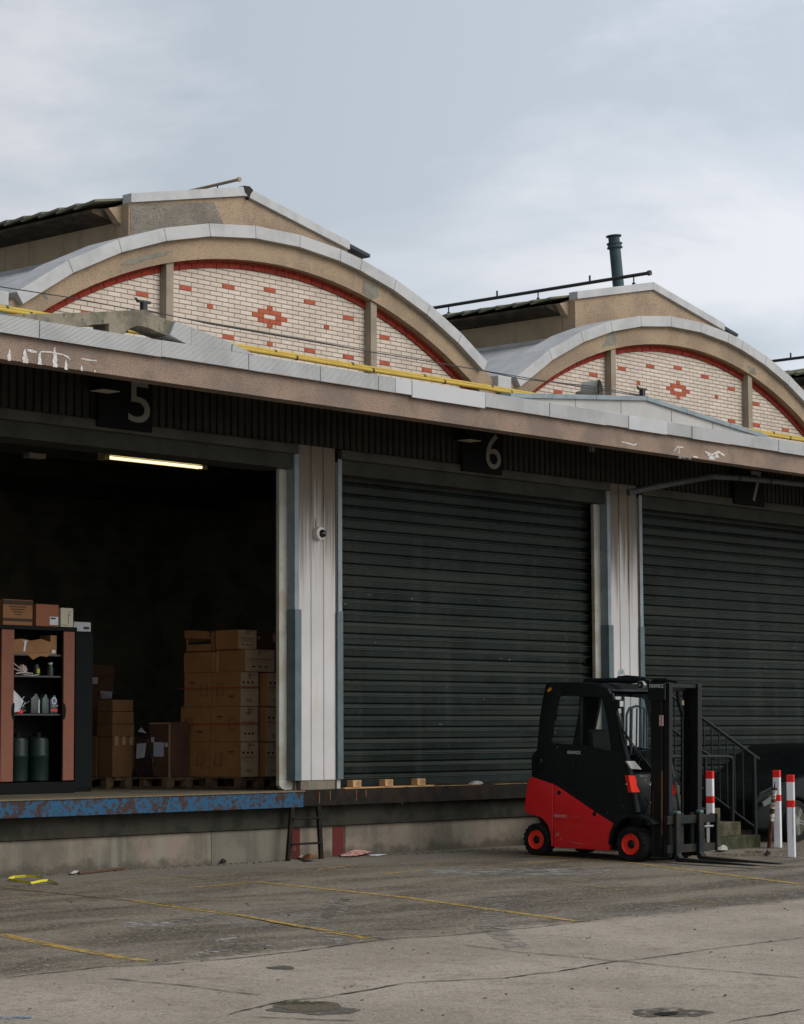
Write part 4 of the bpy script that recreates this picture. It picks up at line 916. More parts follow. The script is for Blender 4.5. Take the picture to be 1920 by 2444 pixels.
for v in bmx.bm.verts: v.co *= 1+rb.uniform(-.14, .14); v.co += Vector((18.42, YC+.14, z+.07))
bmx.done('rag', mat('rag_pink', (.42,.33,.31), .9, (.3,.2,.2), 40, .7), g)
g = good('cable_bundle', 'loose pale cables and sticks lying at the front of the second shelf', 'cable')
mb = MB()
for (a, b_, c, d) in ((18.2, .16, 18.40, .05), (18.2, .09, 18.36, .05), (18.26, .02, 18.42, .055), (18.38, .01, 18.62, .012)): mb.tube([(a, YC+.06, z+b_), ((a+c)/2, YC+.05, z+(b_+d)/2-.01), (c, YC+.06, z+d)], .005, 6)
mb.tube([(18.4+.13*cos(t), YC+.07, z+.02+.012*sin(t)) for t in [i*.45 for i in range(8)]], .006, 6); mb.done('cable', mat('cable_pale', (.45,.43,.36)), g)
for i, (xx, c_, lab) in enumerate(((18.62, (.03,.03,.03), 'black spray can with yellow mark on the second shelf'), (18.84, (.04,.05,.04), 'dark jar with pale lid at the right of the second shelf'))):
    g = good('jar', lab, 'jar'); MB().lathe([(.04, 0), (.04, .10), (.028, .12), (.028, .14)], (xx+.03, YC+.15, z+.001), 'z', 16).done('jar_body', mat('jar_dark%d' % i, c_, .4), g, smooth=True)
    if i: MB().lathe([(.03, .141), (.03, .165)], (xx+.03, YC+.15, z+.001), 'z', 16).done('lid', mat('lid_grey', (.4,.4,.38)), g)
    else: MB().box(xx+.005, xx+.05, YC+.105, YC+.108, z+.03, z+.085).done('yellow_mark', mat('mark_yellow', (.35,.33,.05)), g)
z = zsh[0]
g = good('plastic_bag', 'crumpled pale plastic bag hanging at the left of the middle shelf', 'bag')
MB().poly([(18.19, YC+.03, z+.30), (18.28, YC+.02, z+.22), (18.36, YC+.03, z+.155), (18.33, YC+.02, z+.11), (18.30, YC+.03, z+.03), (18.19, YC+.025, z+.01)]).done('bag_film', mat('bag_film', (.48,.50,.52), .4, (.36,.38,.4), 12, .7, bump=.01, bsc=20), g)
g = good('red_tape_roll', 'bright red roll on the middle shelf beside the plastic bag', 'tape')
MB().lathe([(.035, 0), (.048, .003), (.048, .045), (.035, .05)], (18.33, YC+.08, z+.001), 'z', 18).done('roll', mat('bright_red', (.62,.03,.03), .5), g, smooth=True)
g = good('tool_heap', 'heap of pliers and small tools on the middle shelf', 'tools')
mb = MB()
for k in range(9):
    a = Vector((18.33+rb.uniform(0, .17), YC+.08+rb.uniform(0, .1), z+.02+rb.uniform(0, .16))); mb.tube([a, a+Vector((rb.uniform(.03, .09), 0, rb.uniform(.0, .06)))], rb.uniform(.005, .011), 6)
mb.done('tools', mat('tool_metal', (.18,.19,.20), .35, (.05,.06,.07), 30, .7, metal=.5), g)
for i, (xa_, wd, h_, lab) in enumerate(((18.50, .15, .245, 'black jerrycan with a light streak on the middle shelf'), (18.675, .11, .24, 'dark green plastic oil bottle on the middle shelf'), (18.80, .13, .23, 'black oil bottle with round emblem and red label at the right of the middle shelf'))):
    g = good('oil_bottle', lab, 'bottle'); y_ = YC+.06
    mb = MB(); mb.prism([(xa_, z), (xa_+wd, z), (xa_+wd, z+h_*.72), (xa_+wd*.72, z+h_*.9), (xa_+wd*.72, z+h_), (xa_+wd*.4, z+h_), (xa_+wd*.36, z+h_*.9), (xa_, z+h_*.75)], y_, y_+.09)
    mb.done('bottle_body', mat('bottle%d' % i, ((.03,.035,.035), (.03,.055,.055), (.015,.02,.03))[i], .25, spec=.6), g, bev=.012, seg=3, smooth=True)
    if i == 0: MB().box(xa_+wd-.035, xa_+wd-.018, y_-.002, y_, z+.01, z+h_*.7).done('light_streak', mat('pale_grey_plastic', (.45,.46,.46), .4), g)
    if i == 2:
        ex = xa_+.062; MB().prism(ell(ex, z+.16, .036, .044, 0), y_-.003, y_-.001).done('emblem_ring', mat('emblem_white', (.55,.6,.66)), g)
        MB().prism(ell(ex, z+.16, .026, .033, 0), y_-.0045, y_-.0032).done('emblem_blue', mat('emblem_blue', (.06,.13,.3)), g)
        MB().prism([(ex-.005, z+.18), (ex+.02, z+.175), (ex+.012, z+.15), (ex-.002, z+.155)], y_-.006, y_-.0046).done('emblem_red', mat('emblem_red', (.6,.07,.05)), g)
        textmesh('ACTI', (xa_+.03, y_-.003, z+.085), (1,0,0), (0,0,1), .085, .024, m_paper, 'label_text', g)
        MB().box(xa_+.01, xa_+.115, y_-.003, y_-.001, z+.03, z+.06).done('red_label', mat('label_red', (.55,.06,.05)), g)
for i, xx in enumerate((18.42, 18.74)):
    g = empty('green_canister', ('left', 'right')[i]+' of the two dark green round canisters in the bottom of the pink cabinet', 'canister', 'green canisters in the cabinet')
    MB().lathe([(.11, 0), (.135, .02), (.135, .30), (.14, .31), (.14, .33), (.135, .34), (.135, .50), (.12, .535), (.05, .55)], (xx, YC+.22, FL+.141), 'z', 28).done('canister_body', mat('canister_green', (.008,.018,.014), .4), g, smooth=True)
    MB().lathe([(.045, .55), (.045, .60)], (xx, YC+.22, FL+.141), 'z', 16).done('canister_cap', m_cab, g)
# on top of the cabinet
g = good('printed_box', 'brown printed box with black bands on top of the pink cabinet, leftmost', 'box'); g['group'] = 'boxes on top of the cabinet'
q0 = onY(7, 1493, YC+.05); q1 = onY(78, 1433, YC+.05)
MB().box(q0.x, q1.x, YC+.05, YC+.38, zt0+.001, q1.z).done('carton_body', mat('card_orange', (.24,.12,.055), .85, (.2,.10,.045), 5, .5), g, bev=.004)
mb = MB(); H = q1.z-zt0; mb.box(q0.x-.001, q1.x+.001, YC+.046, YC+.049, zt0+H*.80, zt0+H*.97); mb.box(q0.x-.001, q1.x+.001, YC+.046, YC+.049, zt0+H*.16, zt0+H*.27)
for j in range(4): mb.box(q0.x+.09+.03*j, q1.x-.09-.03*j, YC+.047, YC+.0495, zt0+H*(.70-.10*j), zt0+H*(.70-.10*j)+.012)
mb.done('printing', m_ink, g)
g = good('shipping_box', 'reddish brown box with a white address label on top of the pink cabinet', 'box'); g['group'] = 'boxes on top of the cabinet'
q0 = onY(86, 1495, YC+.03); q1 = onY(140, 1444, YC+.03)
MB().box(q0.x, q1.x, YC+.03, YC+.36, zt0+.001, q1.z).done('carton_body', mat('card_red', (.24,.095,.05), .85), g, bev=.004)
MB().box(q1.x-.14, q1.x-.005, YC+.027, YC+.029, zt0+.02, zt0+.12).done('paper_label', m_paper, g); mb = MB(); mb.box(q1.x-.13, q1.x-.05, YC+.025, YC+.0265, zt0+.09, zt0+.11); mb.done('label_print', m_ink, g)
g = good('white_box', 'cream white upright box on top of the pink cabinet, rightmost', 'box'); g['group'] = 'boxes on top of the cabinet'
q0 = onY(145, 1497, YC+.01); q1 = onY(175, 1452, YC+.01)
MB().box(q0.x, q1.x, YC+.01, YC+.25, zt0+.001, q1.z).done('carton_body', mat('card_white', (.42,.39,.30), .8), g, bev=.004)
mb = MB(); mb.box(q0.x+.02, q0.x+.10, YC+.007, YC+.009, zt0+.02, zt0+.026); mb.box(q0.x+.12, q0.x+.125, YC+.007, YC+.009, zt0+.04, q1.z-.06); mb.box(q1.x-.09, q1.x-.03, YC+.007, YC+.009, q1.z-.05, q1.z-.045); mb.box(q1.x-.08, q1.x-.04, YC+.007, YC+.009, q1.z-.09, q1.z-.083); mb.done('printing', m_ink, g)
# second, darker cabinet
c2_ = empty('dark_cabinet', 'plain black cabinet standing just right of the pink tambour cabinet', 'cabinet')
MB().box(19.25, 19.72, 22.95, 23.4, FL, 2.87).done('cabinet_body', m_cab, c2_, bev=.004); MB().box(19.25, 19.72, 22.94, 22.949, FL+.05, 2.83).done('cabinet_door', mat('cabinet_blue_black', (.006,.008,.009), .6, spec=.1), c2_)
g = empty('grey_flat_box', 'pale grey flat box lying on top of the plain black cabinet', 'box')
q0 = onY(188, 1506, 22.95); MB().box(19.42, 19.70, 22.96, 23.25, 2.872, 2.99).done('carton_body', mat('pale_grey', (.40,.40,.42), .7), g, bev=.004); MB().box(19.58, 19.67, 22.957, 22.959, 2.90, 2.93).done('printing', m_ink, g)
# small wall items, barely visible
g = empty('wall_box', 'small dim grey electric box high on the back wall of bay 5', 'box'); p = onY(210, 1219, 30.95); MB().box(p.x-.14, p.x+.14, 30.9, 30.995, p.z-.28, p.z+.28).done('box_body', mat('dim_grey', (.16,.155,.13)), g, bev=.01)
g = empty('ceiling_tube', 'unlit fluorescent fitting under the ceiling left of the lit tube', 'lamp'); p = onY(90, 1089, 22.6); MB().box(p.x-.13, p.x+.13, 22.6, 22.72, p.z-.02, p.z+.04).done('fitting_body', mat('dim_white', (.22,.21,.17)), g, bev=.005); MB().box(p.x-.01, p.x+.01, 22.65, 22.67, p.z+.04, 5.6).done('hanger', m_iron, g)
# ---- wooden blocks (upturned pallet piece) on the dock of door 6
pc = empty('pallet_offcut', 'broken pallet strip with three stamped wooden blocks lying on the dock edge of door 6', 'pallet')
mb = MB(); mb.box(22.30, 24.05, 20.99, 21.08, .864, .878); mb.box(22.28, 23.2, 21.10, 21.18, .864, .872); mb.box(23.2, 23.9, 21.12, 21.17, .864, .869, Matrix.Identity(4)); mb.done('pallet_board', m_wood2, pc, bev=.002)
for (a, c) in ((22.445, 22.60), (23.06, 23.215), (23.70, 23.86)):
    bl = MB().box(a, c, 20.98, 21.09, .879, .967).done('wooden_block', m_wood2, pc, bev=.003)
    mb = MB(); cx_ = (a+c)/2+.02
    e0, e1 = ell(cx_, .923, .042, .034, 0, 24), ell(cx_, .923, .035, .028, 0, 24)
    for i in range(24): mb.prism([e0[i], e0[(i+1) % 24], e1[(i+1) % 24], e1[i]], 20.978, 20.9795)
    for dx_ in (-.018, -.004, .012): mb.box(cx_+dx_, cx_+dx_+.006, 20.978, 20.9795, .908, .938)
    mb.done('stamp', mat('stamp_ink', (.10,.05,.03)), bl)
MB().prism([(24.9, .868), (25.15, .87), (25.12, .90), (25.02, .915), (24.94, .89)], 21.05, 21.12).done('crumpled_film', mat('film_grey', (.30,.31,.30), .4, (.12,.12,.12), 30, .7), None, label='small crumpled piece of grey film on the dock edge of door 6', cat='litter')
# ================================================================== FORKLIFT
FX, FY = 24.94, 19.48
fk = empty('forklift', 'red and black forklift with enclosed cab and lowered forks parked by the dock', 'forklift', loc=(FX, FY, gz(FY)), rot=(0, SL, -pi/2))
def WL(p): return Vector((FY-p.y, p.x-FX, p.z-gz(p.y)))
def zq(zx, zy): return (1200+zx/2.3722, 1580+zy/2.3722)
def LX(zx, zy, y): p = WL(onX(*zq(zx, zy), FX+y)); return (p.x, p.z)      # on lengthwise plane y
def LS(zx, zy, s): p = WL(onY(*zq(zx, zy), FY-s)); return (p.y, p.z)      # on crosswise plane s
f_red = mat('forklift_red', (.70,.006,.012), .38, (.60,.008,.012), 3, .5, spec=.5, coat=.3)
f_blk = mat('forklift_black', (.006,.0085,.009), .5, (.010,.013,.013), 5, .6, spec=.22)
f_mst = mat('mast_black', (0.006,0.007,0.007), .5, (0.01,0.009,0.008), 6, .6, spec=.25)
f_tyre = mat('tyre_rubber', (.008,.009,.009), .9, (.018,.018,.016), 8, .6)
f_rim = mat('rim_red', (.78,.04,.02), .45)
f_wht = mat('decal_white', (.55,.56,.56), .6); f_chr = mat('bare_metal', (.45,.45,.42), .3, metal=.8)
gm = bpy.data.materials.new('tinted_glass'); gm.use_nodes = True; t = gm.node_tree; b = t.nodes['Principled BSDF']
b.inputs['Base Color'].default_value = (.02,.025,.025,1); b.inputs['Roughness'].default_value = .03; b.inputs['Specular IOR Level'].default_value = .7
tr = nn(t, 'ShaderNodeBsdfTransparent'); tr.inputs[0].default_value = (.93,.95,.95,1); ms = nn(t, 'ShaderNodeMixShader'); ms.inputs[0].default_value = .045
t.links.new(tr.outputs[0], ms.inputs[1]); t.links.new(b.outputs[0], ms.inputs[2]); t.links.new(ms.outputs[0], t.nodes['Material Output'].inputs[0])
HWd = .555
MB().prism([(-.13,1.03),(.232,.944),(.232,.13),(.20,.13),(.185,.30),(.13,.42),(.03,.50),(-.20,.54),(-.238,.575),(-.248,.64),(-.205,.93),(-.17,1.0)], -HWd, HWd).done('counterweight', f_red, fk, bev=.035, smooth=True, seg=4)
cr_ = .035
for s_ in (-1, 1):
    q = (s_*(HWd-.05), s_*(HWd+.004))
    MB().prism([(.240,.938),(.339,.898),(.881,.624),(1.25,.450),(1.205,.385),(1.165,.26),(1.140,.128),(.245,.12)], min(q), max(q)).done('side_panel', f_red, fk, bev=.012, smooth=True, seg=3)
mb = MB(); mb.prism([(.20,.14),(1.14,.14),(1.2,.45),(.88,.61),(.24,.92),(-.1,1.0),(-.15,.6)], -.49, .49); mb.prism([(1.1,.14),(1.75,.14),(1.75,.40),(1.1,.45)], -.30, .30); mb.box(-.12,.25,-.3,.3,.12,.5); mb.done('chassis', f_blk, fk)
for (px_, pz_) in ((.335,.831), (.911,.579)): MB().lathe([(.026, -HWd-.007), (.030, -HWd-.005), (.030, -HWd+.02)], (px_, 0, pz_), 'y', 20).done('panel_lock', mat('lock_black', (.008,.008,.008), .6), fk, smooth=True)
# scratches and worn paint on the near side panel
mb = MB(); rs = random.Random(9); yy_ = -HWd-.0055
def scr(pts, wd):
    for (a, b_), (c, d) in zip(pts, pts[1:]):
        v = Vector((c-a, d-b_)).normalized(); n = Vector((-v.y, v.x))*wd*rs.uniform(.4, 1); mb.poly([(a, yy_, b_), (c, yy_, d), (c+n.x*.3, yy_, d+n.y*.3), (a+n.x, yy_, b_+n.y)])
scr([(.30,.30),(.33,.31),(.36,.30)], .012); scr([(.29,.265),(.31,.30),(.325,.27)], .02); scr([(.50,.222),(.58,.20),(.64,.195),(.72,.19)], .006); scr([(.58,.205),(.70,.185),(.76,.178)], .004); scr([(.56,.53),(.62,.535),(.70,.52)], .004); scr([(.36,.24),(.40,.235)], .01)
for k in range(26):
    a = rs.uniform(.26, 1.1); b_ = rs.uniform(.14, .46) if k % 3 else rs.uniform(.5, .56); l_ = rs.uniform(.01, .05); scr([(a, b_), (a+l_, b_+rs.uniform(-.006, .004))], rs.uniform(.0015, .004))
mb.done('paint_scratches', mat('scratch_pale', (.50,.28,.26), .8), fk)
mb = MB(); scr([(.26,.48),(.60,.475),(.85,.46),(1.0,.44)], .004); scr([(.24,.36),(.24,.14)], .004); mb.done('dark_scuffs', mat('scuff_dark', (.13,.005,.008), .7), fk)
# cab
def cabside(s_):
    mb = MB(); y0_, y1_ = (-.553, -.50) if s_ < 0 else (.36, .41)
    mb.prism([(-.13,1.035),(.235,.95),(.881,.632),(1.25,.458),(1.30,.50),(1.40,.56),(1.50,.60),(1.555,.62),(1.53,.80),(1.44,1.17),(1.385,1.38),(1.16,1.40),(.62,1.455),(.171,1.475),(-.045,1.38),(-.10,1.33),(-.135,1.28)], y0_, y1_)
    mb.prism([(-.045,1.38),(.171,1.475),(.209,1.676),(.275,1.95),(.30,2.07),(.36,2.085),(.36,2.265),(.14,2.262),(.095,2.225),(.05,2.05),(.0,1.80)], y0_, y1_)
    mb.prism([(.36,2.085),(.68,2.085),(.97,2.068),(1.02,2.05),(1.165,2.10),(1.115,2.185),(.90,2.245),(.62,2.262),(.36,2.265)], y0_, y1_)
    mb.prism([(1.02,2.05),(1.08,1.86),(1.15,1.51),(1.16,1.40),(1.385,1.38),(1.30,1.63),(1.165,2.10)], y0_, y1_)
    mb.box(.648, .676, y0_+.004, y1_-.004, 1.45, 2.09)
    c = mb.done('cab_side', f_blk, fk, bev=.008, smooth=True)
    MB().prism([(.171,1.47),(1.16,1.40),(1.15,1.51),(1.07,1.88),(1.0,2.06),(.36,2.085),(.29,2.06),(.209,1.676)], (-.523 if s_ < 0 else .38), (-.517 if s_ < 0 else .386)).done('side_window', gm, c)
    return c
near = cabside(-1); cabside(1)
MB().box(.66, .69, -.57, -.555, 1.72, 1.76).done('window_latch', f_blk, near, bev=.003)
MB().box(.25, .30, -.57, -.555, 1.78, 1.85).done('window_latch', f_blk, near, bev=.003)
MB().prism([(.12,2.235),(.62,2.27),(.95,2.25),(1.13,2.18),(1.15,2.15),(.95,2.215),(.62,2.235),(.14,2.20)], -.50, .36).done('cab_roof', f_blk, fk, bev=.006)
MB().prism([(-.06,1.30),(-.02,1.36),(.14,2.20),(.11,2.21),(-.09,1.33)], -.50, -.36).prism([(-.06,1.30),(-.02,1.36),(.14,2.20),(.11,2.21),(-.09,1.33)], .24, .36).done('rear_frame', f_blk, fk)
MB().prism([(-.05,1.35),(-.045,1.35),(.125,2.2),(.12,2.2)], -.36, .24).done('rear_window', gm, fk)
MB().prism([(1.455,1.12),(1.46,1.12),(1.165,2.12),(1.16,2.12)], -.50, .36).done('windscreen', gm, fk)
for s_, yy in ((-1, -.53), (1, .38)): MB().tube([(1.165,yy,2.12),(1.30,yy,1.66),(1.44,yy,1.18),(1.53,yy,.80),(1.57,yy,.62)], [.03,.035,.04,.045,.05] if s_ < 0 else .032, 10).done('front_pillar', f_blk, fk, smooth=True)
# solid bars standing in for the arched reflection in the windscreen glass
def lsp(zx, zy, s_): a = LS(zx, zy, s_); return (s_, a[0], a[1])
gb = MB().tube([lsp(690,600,.95), lsp(690,300,.95), lsp(705,262,.95), (lsp(745,250,.95)), lsp(790,262,.95), lsp(822,300,.95), lsp(835,380,.95)], .016, 8)
for x_, r_b in ((716,.022), (748,.011), (766,.011), (790,.015), (806,.011)): gb.tube([lsp(x_, 262, .95), lsp(x_, 590, .95)], r_b, 6)
gb.done('screen_reflection_bars', mat('reflection_blue_grey', (.05,.075,.085), .6), fk, smooth=True)
MB().prism([(.62,1.0),(.66,1.0),(.60,1.62),(.52,1.66),(.50,1.60)], -.20, .20).prism([(.60,.96),(1.05,.98),(1.06,1.06),(.62,1.08)], -.22, .22).done('driver_seat', mat('seat_black', (.02,.02,.02), .7), fk, bev=.03, seg=3, smooth=True)
MB().lathe([(.17, -.01), (.175, 0), (.17, .01)], (0,0,0), 'z', 24, Matrix.Translation((1.16, 0, 1.30)) @ Matrix.Rotation(rad(-35), 4, 'Y')).done('steering_wheel', f_blk, fk, smooth=True)
mb = MB(); mb.prism([(1.30,1.12),(1.46,1.10),(1.56,.75),(1.60,.45),(1.40,.45)], -.46, .36); mb.done('front_cowl', f_blk, fk, bev=.02, smooth=True)
for ya_, yb_ in ((-.575, -.33), (.33, .575)): MB().prism([(1.30,.60),(1.45,.62),(1.60,.60),(1.75,.56),(1.86,.49),(1.84,.475),(1.72,.53),(1.55,.56),(1.42,.55),(1.32,.50),(1.22,.38),(1.17,.20),(1.14,.20),(1.16,.34),(1.22,.46)], ya_, yb_).done('mudguard', f_blk, fk, bev=.01, smooth=True)
def crosspoly(zpts, s, th, name, m, bev=.006, par=None):
    l = [LS(a, b_, s) for a, b_ in zpts]; mb = MB(); mb.prism(l, s-th, s, 'x'); return mb.done(name, m, par or fk, bev=bev)
crosspoly([(706,643),(742,645),(752,670),(755,700),(775,738),(726,740),(715,690)], 1.66, .06, 'red_cowl_leg', mat('cowl_red', (.66,.03,.015), .4))
fr_ = crosspoly([(930,637),(950,637),(956,668),(975,725),(975,752),(946,754),(948,720),(938,680)], 1.66, .06, 'red_cowl_leg', mat('cowl_red', (.66,.03,.015), .4))
a_, b_ = LS(926, 676, 1.665), LS(956, 655, 1.665)
MB().box(1.661, 1.664, min(a_[0], b_[0]), max(a_[0], b_[0])+.0, a_[1]-.01, b_[1]+.01).done('model_plate', f_blk, fk)
textmesh('H14', (1.6655, a_[0]+.01, a_[1]), (0,1,0), (0,0,1), abs(b_[0]-a_[0])-.015, b_[1]-a_[1], f_wht, 'model_lettering', fk, ext=.001)
crosspoly([(694,562),(742,562),(782,610),(722,606)], 1.50, .03, 'dash_paper', mat('dash_white', (.50,.50,.48), .6))
mb = MB()
for (x_, y_, w2, h2) in ((772,640,18,12),(796,640,22,14),(808,655,10,10),(798,662,14,22),(815,672,10,24),(826,660,8,30),(690,690,6,4)):
    a = LS(x_, y_+h2, 1.68); c = LS(x_+w2, y_, 1.68); mb.box(1.675, 1.685, a[0], c[0], a[1], c[1])
mb.done('valve_block', f_chr, fk)
mb = MB()
for (x0_, y0_, x1_, y1_) in ((833,800,850,765),(846,805,862,770),(830,700,842,650)): a, c = LS(x0_, y0_, 1.70), LS(x1_, y1_, 1.70); mb.tube([(1.70, a[0], a[1]), (1.70, c[0], c[1])], .008, 6)
mb.done('hydraulic_couplings', f_chr, fk)
mb = MB()
for k, (dy, rr_) in enumerate(((-.25, .02), (-.18, .016), (-.12, .016))): mb.tube([(1.66, dy, .9), (1.74, dy-.03, .75), (1.76, dy+.05, .58), (1.72, dy+.15, .5)], rr_, 8)
mb.tube([LX(800,770,-.42)[:1]+(-.42,)+LX(800,770,-.42)[1:], LX(822,800,-.42)[:1]+(-.42,)+LX(822,800,-.42)[1:], LX(800,850,-.42)[:1]+(-.42,)+LX(800,850,-.42)[1:]], .012, 8)
mb.done('hydraulic_hoses', mat('hose_black', (.015,.015,.015), .4), fk, smooth=True)
# work light, wiper
p0 = LX(650, 240, -.52)
MB().box(p0[0]-.05, p0[0]+.05, -.60, -.50, p0[1]-.055, p0[1]+.06).box(p0[0]-.10, p0[0]-.04, -.53, -.5, p0[1]+.0, p0[1]+.03).done('headlight', f_blk, fk, bev=.015, seg=3, smooth=True)
MB().box(p0[0]+.050, p0[0]+.056, -.588, -.515, p0[1]-.03, p0[1]+.04).done('headlight_lens', mat('lens', (.62,.6,.55), .15), fk, bev=.004)
mb = MB()
def wl(zx, zy, s):
    a = LS(zx, zy, s); return (s, a[0], a[1])
for l in ((wl(632,282,1.30), wl(664,372,1.34), wl(690,470,1.40)), (wl(664,372,1.36), wl(745,490,1.46), wl(832,600,1.54)), (wl(672,392,1.36), wl(720,470,1.42), wl(780,560,1.50)), (wl(655,290,1.30), wl(672,372,1.33))): mb.tube(l, .009, 6)
mb.done('wiper_arm', mat('wiper_black', (.02,.02,.02), .4), fk, smooth=True)
# overhead tilt cylinders
for y in (-.30, .30):
    a = MB().tube([(.55, y, 2.285), (1.45, y, 2.30)], .034, 12).tube([(1.45, y, 2.30), (1.60, y, 2.275)], .018, 10).done('tilt_cylinder', f_blk, fk, smooth=True)
    if y < 0:
        ex, ez = LX(772, 131, -.36)
        MB().lathe([(.030, -.03), (.055, -.03), (.055, .03), (.030, .03)], (ex, -.36, ez), 'y', 24).done('cylinder_eye', f_chr, fk, smooth=True)
        MB().lathe([(.045, -.036), (.045, .04)], (ex, -.36, ez), 'y', 20).done('cylinder_pin', f_blk, fk)
        MB().lathe([(.018, -.042), (.018, -.03)], (ex, -.36, ez), 'y', 14).done('pin_head', f_chr, fk)
mb = MB(); mb.box(1.0, 1.55, -.32, -.20, 2.29, 2.31); mb.tube([(1.05, -.26, 2.33), (1.2, -.26, 2.345), (1.35, -.26, 2.335), (1.5, -.27, 2.32)], .016, 6); mb.done('roof_hoses', f_blk, fk)
# mast: outer + inner channels
for s_ in (-1, 1):
    ya, yb, yc, yd = (-.430, -.355, -.398, -.325) if s_ < 0 else (.265, .335, .232, .322)
    mb = MB(); mb.box(1.70, 1.865, ya, yb, .07, 2.262); mb.done('outer_mast_rail', f_mst, fk, bev=.008)
    mb = MB(); mb.box(1.84, 1.965, yc, yd, .07, 2.258); mb.done('inner_mast_rail', f_mst, fk, bev=.008)
    MB().tube([(1.725, (-.325 if s_ < 0 else .235), .15), (1.725, (-.325 if s_ < 0 else .235), 2.05)], .026, 12).done('lift_cylinder', f_mst, fk, smooth=True)
hp_ = LX(808, 122, -.455); hq_ = LX(905, 180, -.455); MB().box(hp_[0], hq_[0], -.460, -.432, hq_[1]-.08, 2.262).done('mast_head_plate', f_blk, fk, bev=.008)
mb = MB(); mb.box(1.71, 1.79, -.354, .264, 2.16, 2.25); mb.box(1.88, 1.94, -.324, .231, 2.20, 2.25); mb.box(1.71, 1.76, -.354, .264, 1.0, 1.06); mb.box(1.71, 1.76, -.354, .264, .16, .34); mb.done('mast_crossbar', f_mst, fk, bev=.006)
a = LS(1003, 245, 1.80); MB().lathe([(.026, 0), (.026, .06)], (1.80, a[0], a[1]), 'z', 14).done('cylinder_top', mat('brass', (.30,.27,.15), .4, metal=.5), fk)
mb = MB(); mb.tube([(1.8, .02, 2.16), (1.8, .05, 2.02), (1.8, .09, 1.93), (1.79, .14, 1.86)], .028, 8); mb.tube([(1.78, .15, 1.9), (1.78, .15, .5)], .016, 8); mb.done('mast_hose', mat('hose_black', (.015,.015,.015), .4), fk, smooth=True)
mb = MB(); mb.box(1.866, 1.868, -.428, -.402, .35, 1.15); mb.box(1.74, 1.745, -.4315, -.4305, .1, .9); mb.done('rust_line', mat('rust_brown', (.14,.07,.03), .9), fk)
# carriage and forks
cg = mat('carriage_grey', (0.009,0.0126,0.0132), .55, (0.042,0.03,0.018), 5, .6)
mb = MB(); mb.box(1.97, 2.03, -.52, .53, .49, .595); mb.box(1.97, 2.03, -.52, .53, .13, .23); mb.box(1.93, 1.969, -.15, -.08, .12, .62); mb.box(1.93, 1.969, .08, .15, .12, .62); mb.done('fork_carriage', cg, fk, bev=.006)
MB().box(1.94, 2.05, .531, .56, .13, .60).done('carriage_end_plate', f_blk, fk, bev=.004)
MB().tube([(2.01, .30, .44), (2.01, .50, .44)], .016, 10).done('pin', f_chr, fk)
for y, L_ in ((-.34, 1.20), (.16, 1.22)):
    MB().prism([(2.035,.62),(2.075,.62),(2.078,.12),(2.12,.075),(2.04+L_,.045),(2.04+L_,.033),(2.12,.022),(2.07,.022),(2.035,.06)], y-.05, y+.05).done('fork', cg if y > 0 else cg, fk, bev=.006)
    MB().box(2.01, 2.08, y-.04, y+.04, .62, .655).done('fork_latch', mat('latch_teal', (.10,.15,.15), .5), fk, bev=.01)
# seams, handle, dust and vents on the near side
mb = MB()
def seam(pts, w_=.004, y=-.5548):
    for (a, b_), (c, d) in zip(pts, pts[1:]):
        v = Vector((c-a, d-b_)).normalized(); n = Vector((-v.y, v.x))*w_; mb.poly([(a, y, b_), (c, y, d), (c+n.x, y, d+n.y), (a+n.x, y, b_+n.y)])
seam([(.17,1.47),(.12,1.30),(.25,1.0),(.90,.64),(1.24,.48)]); seam([(1.16,1.40),(1.27,1.0),(1.33,.62)]); seam([(.62,1.44),(.95,.90),(1.05,.58)], .003); seam([(.235,.945),(-.13,1.03)], .006)
mb.done('door_seams', mat('seam_grey', (.03,.034,.033), .5), fk)
MB().box(.55, .60, -.575, -.555, 1.16, 1.24).box(.552, .598, -.585, -.575, 1.20, 1.23).done('door_handle', mat('handle_black', (.012,.012,.012), .4), fk, bev=.005)
mb = MB()
for j in range(6): mb.box(-.09+.004*j, .06+.004*j, -.5565, -.5545, 1.08+.028*j, 1.088+.028*j)
mb.done('side_vents', mat('vent_black', (.002,.002,.002), .8), fk)
mb = MB()
for (x_, z_) in ((.02,1.22),(.04,1.235),(.03,1.25),(1.36,.70),(.30,1.42),(1.12,.60)): mb.lathe([(.006, -.556), (.006, -.553)], (x_, 0, z_), 'y', 8)
mb.done('panel_bolts', f_chr, fk)
